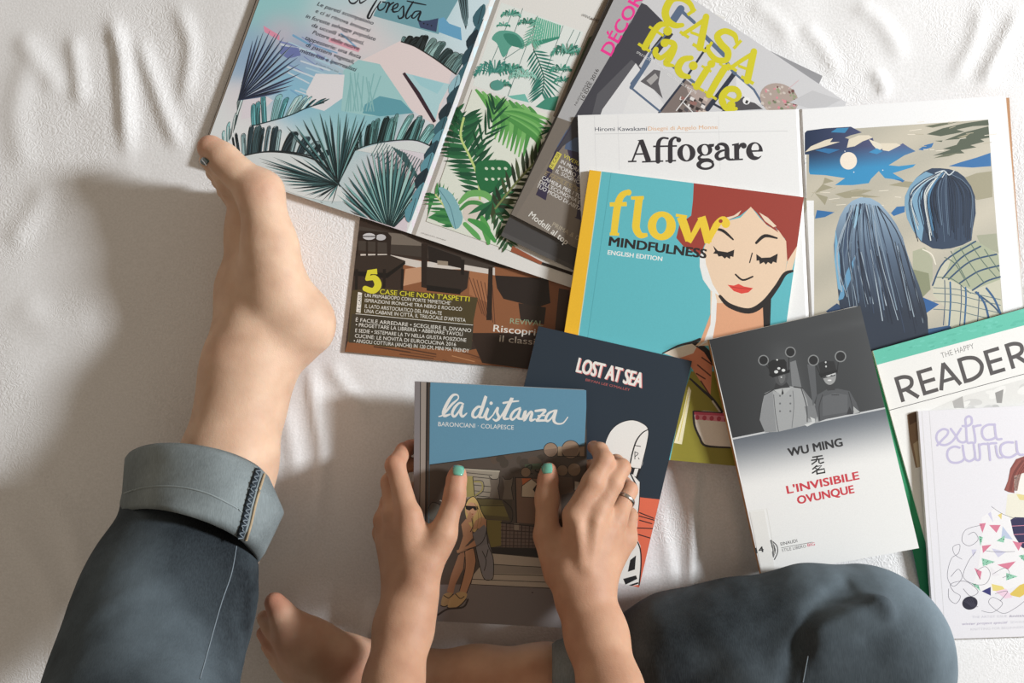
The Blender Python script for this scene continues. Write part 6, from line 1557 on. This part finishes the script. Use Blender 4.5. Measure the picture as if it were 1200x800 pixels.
M_CUFF = denim('denim_inside', rgb((36, 41, 44)), rgb((140, 149, 151)), 16.0, 0.5)
def plain(name, c, rough=0.5, spec=0.5, metal=0.0, coat=0.0):
    m, nt, b = node_mat(name, rough, spec); tc = N(nt, 'ShaderNodeTexCoord'); n = N(nt, 'ShaderNodeTexNoise', Scale=300.0, Detail=2.0)
    r = ramp(nt, [(0.3, rgb(c, 0.93)), (0.7, rgb(c, 1.05))]); nt.links.new(tc.outputs['Object'], n.inputs['Vector']); nt.links.new(n.outputs['Fac'], r.inputs[0]); nt.links.new(r.outputs[0], b.inputs['Base Color'])
    b.inputs['Metallic'].default_value = metal; b.inputs['Coat Weight'].default_value = coat
    return m
M_MINT = plain('mint_nail_polish', (104, 168, 146), 0.18, 0.5, 0, 0.6)
M_DKNAIL = plain('dark_green_nail_polish', (40, 62, 58), 0.2, 0.5, 0, 0.5)
M_SILVER = plain('silver', (206, 204, 200), 0.22, 0.5, 1.0)
M_THREAD = plain('pale_thread', (120, 130, 138), 0.8, 0.2)
M_SEAM = plain('dark_denim_seam', (46, 54, 62), 0.85, 0.2)
M_TAN = plain('tan_tape', (176, 156, 128), 0.8, 0.2)
M_SHIRT = plain('grey_jersey', (120, 122, 126), 0.9, 0.1)
M_HAIR = plain('brown_hair', (70, 48, 36), 0.5, 0.4)

pl = P(600, 1060, 0.0)
person = thing('person', 'barefoot person in rolled-up jeans sitting cross-legged and holding the blue comic book', 'person', (pl[0], pl[1], 0.0))

# ---------------------------------------------------------------- bare skin
parts = []
# left hand
s = SDF(5.0)
s.chain([(452, 900, 190, 38), (461, 800, 124, 33.5), (473, 735, 92, 33), (479, 705, 80, 32)], 0.012, 0.95)
s.cone((482, 705, 82, 28), (496, 664, 80, 20), 0.010)
s.cone((490, 690, 84, 20), (480, 606, 72, 13), .010)
for mcp, k in (((479, 604, 72, 13.5), .009), ((463, 602, 60, 14), .009), ((452, 610, 46, 14), .009), ((450, 624, 34, 13), .009)):
    s.cone((478, 694, 72, 24), mcp, k)
s.chain([(479, 604, 72, 13.5), (463, 545, 56, 11.5), (473, 528, 32, 9), (480, 524, 22, 8), (502, 517, 20, 7.5)], 0.004)          # index
s.chain([(463, 602, 60, 14), (457, 565, 42, 10.5), (468, 547, 27, 9), (505, 541, 23, 7.5)], 0.004)            # middle
s.chain([(452, 610, 46, 14), (456, 588, 28, 10), (468, 574, 18, 8.5), (504, 570, 16, 7.5)], 0.004)          # ring
s.chain([(450, 624, 34, 13), (457, 612, 21, 9), (470, 604, 14, 8), (498, 601, 14, 7)], 0.004)               # little
s.chain([(492, 668, 78, 24), (519, 626, 74, 15.5), (533, 580, 64, 11.2), (535, 562, 60, 10.5), (536.5, 553.5, 58, 9.3)], 0.007)   # thumb
s.cone((533, 588, 64.5, 12.2), (533, 576, 63.5, 11.9), 0.003)
s.cone((512, 640, 72, 12), (478, 622, 66, 14), 0.012)                                                           # web
parts.append(s.mesh(0.0016))
# right hand
s = SDF(5.0)
s.chain([(738, 900, 215, 40), (716, 810, 142, 36.5), (699, 745, 106, 35), (687, 700, 90, 34)], 0.012, 0.95)
s.cone((680, 700, 92, 28), (668, 668, 90, 24), 0.010)
for mcp, k in (((674, 604, 88, 14.5), .009), ((700, 598, 84, 15), .010), ((720, 608, 70, 15), .010), ((731, 630, 54, 15.5), .012)):
    s.cone((686, 692, 88, 27), mcp, k)
s.chain([(674, 604, 88, 14.5), (695, 565, 84, 13), (708, 540, 74, 11.8), (703, 528, 62, 9.5), (695.5, 523.5, 50, 7.8)], 0.004)
s.chain([(700, 598, 84, 15), (718, 566, 77, 12), (728, 548, 66, 10.8), (722, 541, 46, 8.5), (706, 543, 33, 7), (680, 546, 31, 6.5)], 0.004)
s.chain([(720, 608, 70, 15), (737, 574, 52, 10), (731, 566, 40, 8), (706, 569, 31, 6.5), (682, 571, 31, 6.2)], 0.004)
s.chain([(731, 630, 54, 15.5), (738, 604, 43, 9), (728, 592, 36, 7.5), (704, 594, 31, 6.2), (690, 594, 31, 6)], 0.004)
s.chain([(660, 668, 82, 25), (641, 628, 74, 15), (641, 584, 64, 12.8), (642, 562, 61, 11), (643, 551, 59, 9.6)], 0.006)
s.cone((641, 588, 64.5, 13.3), (641, 578, 64, 13.2), 0.003)
s.cone((648, 644, 78, 11), (668, 632, 80, 12), 0.010)
for a, b in (((690, 668, 105, 3), (699, 612, 97, 3)), ((698, 668, 98, 3), (718, 622, 84, 3)), ((682, 660, 106, 3), (677, 616, 100, 3))): s.cone(a, b, 0.009)       # tendons
parts.append(s.mesh(0.0016))
# left foot lying on its outer edge, sole towards the magazines
s = SDF()
s.chain([(248, 640, 96, 58), (268, 540, 70, 52), (284, 470, 52, 47), (292, 430, 46, 44)], 0.02)
s.cone((292, 430, 46, 44), (349, 380, 38, 40), 0.022); s.cone((349, 380, 38, 41), (340, 392, 36, 36), 0.012)
s.cone((288, 430, 50, 43), (306, 330, 44, 35), 0.02)
s.cone((284, 385, 30, 33), (290, 340, 26, 36), 0.016)
s.cone((344, 372, 46, 34), (318, 305, 58, 30), 0.016)
s.chain([(322, 345, 62, 28), (316, 285, 68, 27), (305, 226, 70, 27)], 0.016)
s.chain([(298, 345, 24, 38), (298, 275, 22, 30), (292, 238, 22, 25)], 0.016)
s.cone((270, 424, 58, 22), (268, 412, 58, 20), 0.014)                                                            # ankle bone
s.chain([(304, 226, 69, 28), (276, 200, 70, 18), (262, 186, 70, 17.5), (247, 174, 68, 16)], 0.007)           # big toe
for i, (a, b, c) in enumerate((((294, 226, 54, 16), (262, 206, 56, 11), (243, 188, 50, 10)), ((294, 232, 42, 15), (266, 216, 44, 10.5), (250, 202, 38, 9.5)), ((292, 238, 30, 14), (270, 224, 32, 10), (256, 212, 26, 9)), ((288, 244, 20, 13), (272, 232, 20, 9.5), (262, 224, 16, 8.5)))):
    s.chain([a, b, c], 0.005)
parts.append(s.mesh(0.0022))
# right foot and shin crossing at the bottom
s = SDF()
s.chain([(720, 830, 52, 62), (640, 812, 44, 52), (560, 806, 36, 44), (490, 806, 34, 39), (455, 806, 34, 40)], 0.02)
s.cone((455, 806, 34, 38), (440, 842, 30, 36), 0.02)
s.chain([(462, 802, 36, 38), (410, 785, 40, 36), (362, 758, 46, 31), (343, 742, 48, 25)], 0.014)
s.chain([(440, 830, 28, 36), (390, 800, 28, 34), (350, 775, 26, 28)], 0.016)
s.chain([(346, 742, 50, 23), (330, 718, 52, 14), (322, 706, 50, 12.5)], 0.007)
for a, b, c in (((340, 754, 42, 15), (318, 735, 44, 10.5), (310, 724, 36, 9.5)), ((338, 766, 32, 14), (317, 750, 34, 10), (309, 742, 26, 9)), ((340, 778, 22, 14), (322, 764, 24, 9.5), (314, 757, 17, 8.5)), ((344, 790, 16, 13), (330, 779, 16, 9), (322, 773, 12, 8))):
    s.chain([a, b, c], 0.005)
parts.append(s.mesh(0.0022))
SV, SF = cat([(relax(V, F, 3), F) for V, F in parts])
# skin tone: pinker at fingertips, toes, heel and knuckles
def skin_cols(V):
    base = np.array([rgb((212, 180, 155))[:3]]).repeat(len(V), 0); pink = np.array(rgb((184, 120, 98))[:3])
    w = np.zeros(len(V))
    for c, r, a in (((355, 395, 20), 26, .75), ((247, 172, 68), 16, .7), ((303, 222, 80), 18, .45), ((322, 706, 50), 22, .9), ((315, 745, 30), 26, .8), ((345, 750, 50), 36, .6), ((535, 556, 64), 16, .7), ((643, 553, 64), 16, .7), ((533, 580, 76), 9, .4), ((463, 543, 60), 14, .55), ((478, 522, 36), 14, .8),
                    ((708, 538, 76), 12, .4), ((691, 524, 52), 12, .8), ((730, 548, 68), 10, .4), ((738, 574, 55), 10, .4), ((475, 604, 75), 14, .25), ((380, 385, 30), 16, .6), ((262, 415, 75), 16, .3), ((420, 790, 60), 40, .4)):
        p = np.array(P(c[0], c[1], c[2]*0.001)); w = np.maximum(w, a*np.exp(-((V-p)**2).sum(1)/(r*S*1.0)**2))
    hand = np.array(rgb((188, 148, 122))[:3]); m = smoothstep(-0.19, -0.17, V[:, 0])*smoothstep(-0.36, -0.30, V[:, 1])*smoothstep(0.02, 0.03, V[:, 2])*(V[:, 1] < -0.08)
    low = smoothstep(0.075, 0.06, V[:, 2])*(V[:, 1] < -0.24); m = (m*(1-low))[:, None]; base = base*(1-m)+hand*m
    out = base*(1-w[:, None])+pink*w[:, None]
    return np.concatenate([out, np.ones((len(V), 1))], 1)
# upper arms, torso, neck and head (above and below the picture's lower edge)
s = SDF()
sl, sr = np.array((-0.165, -0.53, 0.47)), np.array((0.165, -0.53, 0.47))
el, er = np.array(P(446, 960, 0.215)), np.array(P(752, 965, 0.235))
wl, wr = np.array(P(461, 800, 0.124)), np.array(P(716, 810, 0.142))
s.wcone(wl, el, 0.024, 0.035, 0.012); s.wcone(wr, er, 0.0265, 0.036, 0.012)
s.wcone(el, sl, 0.036, 0.043); s.wcone(er, sr, 0.036, 0.043)
s.wcone((0, -0.57, 0.1), (0, -0.56, 0.42), 0.115, 0.12, 0.05); s.wcone(sl, sr, 0.05, 0.05, 0.05)
s.wcone((0, -0.54, 0.47), (0, -0.50, 0.56), 0.05, 0.047, 0.02); s.wcone((0, -0.475, 0.63), (0, -0.50, 0.655), 0.062, 0.082, 0.02); s.wcone((0, -0.415, 0.615), (0, -0.425, 0.635), 0.010, 0.008, 0.01)
for x in (-.083, .083): s.wcone((x, -0.49, 0.62), (x*1.06, -0.495, 0.645), 0.008, 0.01, 0.004)
V, F = s.mesh(0.005)
SV, SF = cat([(SV, SF), (relax(V, F, 3), F)])
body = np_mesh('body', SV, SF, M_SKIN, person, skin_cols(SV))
dgv = BVHTree.FromPolygons([tuple(v) for v in SV], [tuple(f) for f in SF])
def hit(bvh, px, py):
    d = Vector(P(px, py, 0.0))-Vector((0, 0, H)); d.normalize()
    r = bvh.ray_cast(Vector((0, 0, H)), d)
    if r[0] is None: r = bvh.find_nearest(Vector(P(px, py, 0.05)))
    return r[0], (r[1] if r[1].z > 0 else -r[1])

# nails: thin shells on the skin
def nail(name, label, c, ux, half_w, half_l, mat, bvh=None):
    """c px centre, ux px direction towards the fingertip"""
    V = []; F = []; n, m = 7, 9
    uy = (-ux[1], ux[0]); L = math.hypot(*ux); ux = (ux[0]/L, ux[1]/L); uy = (uy[0]/L, uy[1]/L)
    for layer in (0.0007, -0.0006):
        for i in range(n):
            for j in range(m):
                a = -1+2*i/(n-1); b = -1+2*j/(m-1)
                wl_ = half_w*(1-0.30*max(0, a)**3-0.22*max(0, -a)**2.5)
                p, nn = hit(dgv, c[0]+ux[0]*a*half_l+uy[0]*b*wl_, c[1]+ux[1]*a*half_l+uy[1]*b*wl_)
                V.append(tuple(p+nn*(layer+0.0004*(1-b*b))))
    for i in range(n-1):
        for j in range(m-1):
            q = (i*m+j, (i+1)*m+j, (i+1)*m+j+1, i*m+j+1); F.append(q); F.append(tuple(n*m+x for x in reversed(q)))
    rim = [j for j in range(m)]+[i*m+m-1 for i in range(1, n)]+[(n-1)*m+j for j in range(m-2, -1, -1)]+[i*m for i in range(n-2, 0, -1)]
    for a, b in zip(rim, rim[1:]+rim[:1]): F.append((a, b, n*m+b, n*m+a))
    o = link_mesh(name, V, F, None, mat, body, True); o['label'] = label
    return o
nail('thumbnail', 'mint green painted left thumbnail', (537.4, 550.6), (0.12, -1), 6.2, 6.4, M_MINT)
nail('thumbnail', 'mint green painted right thumbnail', (641.0, 548.0), (-0.1, -1), 6.0, 6.6, M_MINT)
nail('toenail', 'dark green painted toenail', (240.0, 189.0), (-0.8, -0.5), 4.0, 4.4, M_DKNAIL)

# silver ring on the right ring finger
def torus(name, c, axis, R, r, mat, parent, n=32, m=10):
    q = Vector(axis).to_track_quat('Z', 'Y'); V = []; F = []
    for i in range(n):
        for j in range(m):
            a = 2*math.pi*i/n; b = 2*math.pi*j/m
            V.append(tuple(Vector(c)+q @ Vector(((R+r*0.6*math.cos(b))*math.cos(a), (R+r*0.6*math.cos(b))*math.sin(a), r*1.6*math.sin(b)))))
    for i in range(n):
        for j in range(m): F.append((i*m+j, ((i+1) % n)*m+j, ((i+1) % n)*m+(j+1) % m, i*m+(j+1) % m))
    return link_mesh(name, V, F, None, mat, parent, True)
ra, rb_ = Vector(P(720, 608, .075)), Vector(P(737, 574, .057))
ring = torus('ring', ra.lerp(rb_, 0.66), rb_-ra, 0.0099, 0.0011, M_SILVER, body); ring['label'] = 'silver ring on the right ring finger'

# ---------------------------------------------------------------- jeans
JP = []
def wrinkle(amp, seeds, stretch):
    def f(F, ax):
        X, Y, Z = np.meshgrid(*ax, indexing='ij')
        w = np.zeros(F.shape, dtype=np.float32)
        for sd, sc, a, (dx, dy, dz) in seeds:
            u = X*dx+Y*dy+Z*dz
            v = X*(-dy)+Y*dx
            w += a*(value_noise(u+5, v*stretch+Z*0.6+5, sd, sc)-0.5)
        return F+w*amp
    return f
s = SDF()
hl = np.array(P(505, 1130, 0.12)); kl = np.array(P(128, 985, 0.325))
s.chain([(222, 612, 92, 76), (196, 705, 140, 88), (170, 795, 192, 96), (150, 880, 245, 103)], 0.03)
a = np.array(P(150, 880, 0.245)); s.wcone(a, kl, 0.066, 0.068, 0.03); s.wcone(kl, hl, 0.070, 0.092, 0.03)
s.wcone((-0.08, -0.58, 0.10), (0.08, -0.58, 0.10), 0.105, 0.105, 0.05); s.wcone((0, -0.58, 0.12), (0, -0.57, 0.24), 0.125, 0.118, 0.03)
post_l = wrinkle(1.0, [(7, 0.035, 0.007, (0.3, -0.9, -0.3)), (8, 0.016, 0.0025, (0.5, -0.8, 0.2))], 0.35)
V1, F1 = s.mesh(0.003, post=post_l); V1 = relax(V1, F1, 2)
s = SDF()
s.chain([(665, 810, 44, 52), (745, 804, 56, 72), (800, 786, 72, 90), (868, 780, 80, 96), (950, 764, 82, 98), (1008, 766, 82, 103)], 0.012)
hr_ = np.array(P(700, 1130, 0.11)); kr = np.array(P(1008, 772, 0.074))
s.wcone(kr, hr_, 0.078, 0.092, 0.012)
s.cone((958, 742, 148, 14), (1030, 712, 146, 14), 0.02)
post_r = wrinkle(1.0, [(9, 0.030, 0.003, (0.8, 0.5, 0.2)), (10, 0.014, 0.0016, (0.6, 0.7, 0.1))], 0.4)
def post_r2(F, ax):
    F = post_r(F, ax)
    X, Y, Z = np.meshgrid(*ax, indexing='ij')
    for pts, w, d in (([(906, 806), (916, 775), (928, 746), (947, 718), (972, 702), (1000, 693)], 0.0062, 0.0042), ([(930, 752), (951, 734), (985, 721), (1016, 708)], 0.006, 0.0028), ([(760, 745), (800, 718), (860, 702)], 0.010, 0.002), ([(790, 800), (836, 768), (890, 752)], 0.009, 0.002), ([(1000, 735), (1040, 720)], 0.006, 0.0015)):
        q = [np.array(P(p[0], p[1], 0.13)) for p in catmull(pts, 5)]
        dd = np.full(F.shape, 9.0, dtype=np.float32)
        for a_, b_ in zip(q[:-1], q[1:]):
            e = b_-a_; t = np.clip(((X-a_[0])*e[0]+(Y-a_[1])*e[1])/(e[0]**2+e[1]**2), 0, 1)
            dd = np.minimum(dd, np.hypot(X-a_[0]-t*e[0], Y-a_[1]-t*e[1]))
        F = F+d*np.exp(-(dd/w)**2)*smoothstep(0.06, 0.11, Z)
    return F
V2, F2 = s.mesh(0.003, post=post_r2); V2 = relax(V2, F2, 2)
JV, JF = cat([(V1, F1), (V2, F2)])
# wash of the denim: worn pale on the knees and along the front of the shin
def wash(V):
    w = np.full(len(V), 0.08)
    for c, r, a in (((1070, 712, 95), 80, .46), ((1100, 770, 60), 75, .34), ((960, 664, 70), 70, .20), ((185, 690, 215), 70, .13), ((150, 780, 215), 70, .14), ((985, 745, 150), 50, .10)):
        p = np.array(P(c[0], c[1], c[2]*0.001)); w += a*np.exp(-((V-p)**2).sum(1)/(r*S)**2)
    return np.stack([w, w, w, np.ones_like(w)], 1)
jeans = np_mesh('jeans', JV, JF, M_DENIM, person, wash(JV)); jeans['label'] = 'washed blue jeans rolled up at the ankles'
jbv = BVHTree.FromPolygons([tuple(v) for v in JV], [tuple(f) for f in JF])

def tube_on(bvh, name, pts, r, mat, parent, lift=0.0, label=None, dashed=False):
    q = catmull(pts, 8); P3 = []
    for p in q:
        h_, n_ = hit(bvh, p[0], p[1])
        if h_ is not None: P3.append(h_+n_*lift)
    V = []; F = []; m = 6
    for i in range(len(P3)):
        d = (P3[min(i+1, len(P3)-1)]-P3[max(i-1, 0)]).normalized(); x = d.orthogonal().normalized(); y = d.cross(x)
        for j in range(m):
            a = 2*math.pi*j/m; V.append(tuple(P3[i]+(x*math.cos(a)+y*math.sin(a))*r))
    for i in range(len(P3)-1):
        if dashed and i % 3 == 2: continue
        for j in range(m): F.append((i*m+j, i*m+(j+1) % m, (i+1)*m+(j+1) % m, (i+1)*m+j))
    F.append(tuple(range(m))); F.append(tuple((len(P3)-1)*m+j for j in range(m-1, -1, -1)))
    o = link_mesh(name, V, F, None, mat, parent, True)
    if label: o['label'] = label
    return o
tube_on(jbv, 'stitching', [(277, 640), (271, 672), (260, 704), (251, 735), (243, 764), (234, 796)], 0.0005, M_THREAD, jeans, 0.0002, 'pale side stitching on the shin', False)
tube_on(jbv, 'stitching', [(947, 768), (944, 783), (941, 799)], 0.0005, M_THREAD, jeans, 0.0002, 'short pale stitching by the knee fold')

# rolled cuff on the left shin
def cuff(rings, name, th_seam=None, nseg=64, ztilt=28):
    """rings: (L px, R px, z mm centre, half height mm, arc px)"""
    V = []; n = len(rings)
    def pt(rg, a, dr=0.0):
        Lx, Rx, zc, hh, arc = rg
        mx, my = (Lx[0]+Rx[0])/2, (Lx[1]+Rx[1])/2; ex, ey = (Rx[0]-Lx[0])/2, (Rx[1]-Lx[1])/2
        c, s_ = math.cos(a), math.sin(a)
        wob = 1+0.012*math.sin(3*a+zc)+0.008*math.sin(7*a+zc*.3)
        return P(mx+ex*c*wob, my+ey*c*wob-arc*s_, (zc+hh*s_*wob)*0.001)
    for rg in rings:
        for j in range(nseg): V.append(pt(rg, 2*math.pi*j/nseg))
    F = []
    for i in range(n-1):
        for j in range(nseg): F.append((i*nseg+j, (i+1)*nseg+j, (i+1)*nseg+(j+1) % nseg, i*nseg+(j+1) % nseg))
    o = link_mesh(name, V, F, [(0.45, 0.45, 0.45, 1)]*len(V), M_CUFF, jeans, True)
    return o, V, F
rings = [((166, 560), (300, 584), 84, 50, 24), ((160, 546), (306, 566), 80, 57, 27), ((150, 536), (312, 560), 80, 62, 27), ((146, 541), (316, 565), 82, 65, 27), ((145, 556), (324, 580), 87, 67, 27), ((143, 577), (333, 600), 94, 68, 27),
         ((141.5, 590), (325, 620), 100, 70, 27), ((141, 603), (312, 646), 106, 71, 27), ((143, 608), (302, 656), 109, 69, 27), ((150, 606), (292, 650), 108, 63, 27), ((160, 596), (286, 636), 104, 58, 26)]
cf, CV, CF = cuff(rings, 'rolled_cuff'); cf['label'] = 'pale rolled-up cuff around the left ankle'
cbv = BVHTree.FromPolygons(CV, CF)
sd = tube_on(cbv, 'seam', [(301, 552), (295.5, 572), (290, 591), (285, 612), (281, 627)], 0.0034, M_SEAM, cf, 0.0002, 'dark overlocked seam on the cuff')
zz = []
for i in range(27):
    t = i/26; y = 549+t*79; x = 301-21*t**0.93; zz.append((x+(2.0 if i % 2 else -2.6), y+1.5*(i % 2)))
tube_on(cbv, 'overlock_thread', zz, 0.0005, M_THREAD, cf, 0.0034, 'pale zigzag thread over the cuff seam')
tube_on(cbv, 'seam_tape', [(309, 556), (303.5, 574), (298, 594), (293, 615), (288, 632)], 0.0012, M_TAN, cf, 0.0008, 'tan edge of the cuff seam')
tube_on(cbv, 'cuff_fold', [(145, 578), (170, 571), (205, 570), (240, 577), (272, 592), (284, 600)], 0.0008, M_CUFF, cf, 0.0, None).data.color_attributes.new('Col', 'FLOAT_COLOR', 'POINT')
# small cuff on the crossed leg
rings2 = [((655, 762), (655, 850), 50, 44, 0), ((649, 757), (649, 856), 48, 46, 0), ((647, 754), (647, 858), 48, 48, 0), ((652, 750), (652, 862), 50, 52, 0), ((668, 744), (668, 868), 53, 56, 0), ((684, 740), (684, 872), 56, 58, 0), ((688, 742), (688, 870), 56, 56, 0), ((684, 748), (684, 864), 55, 50, 0)]
cf2, CV2, CF2 = cuff(rings2, 'rolled_cuff'); cf2['label'] = 'rolled-up cuff between the forearms'
# jersey top, out of frame above the waist
s = SDF()
s.wcone((0, -0.57, 0.16), (0, -0.56, 0.42), 0.126, 0.131, 0.05); s.wcone(sl, sr, 0.058, 0.058, 0.05); s.wcone(sl, sl*0.55+el*0.45, 0.056, 0.052, 0.03); s.wcone(sr, sr*0.55+er*0.45, 0.056, 0.052, 0.03)
V, F = s.mesh(0.005); np_mesh('shirt', relax(V, F, 2), F, M_SHIRT, person)
s = SDF(); s.wcone((0, -0.515, 0.668), (0, -0.53, 0.64), 0.087, 0.08, 0.03); s.wcone((-.06, -0.53, 0.63), (-.05, -.56, .5), 0.04, 0.03, 0.03); s.wcone((.06, -0.53, 0.63), (.05, -.56, .5), 0.04, 0.03, 0.03); s.wcone((0, -0.55, 0.63), (0, -.585, .5), 0.06, 0.04, 0.03)
V, F = s.mesh(0.005); np_mesh('hair', relax(V, F, 2), F, M_HAIR, person)
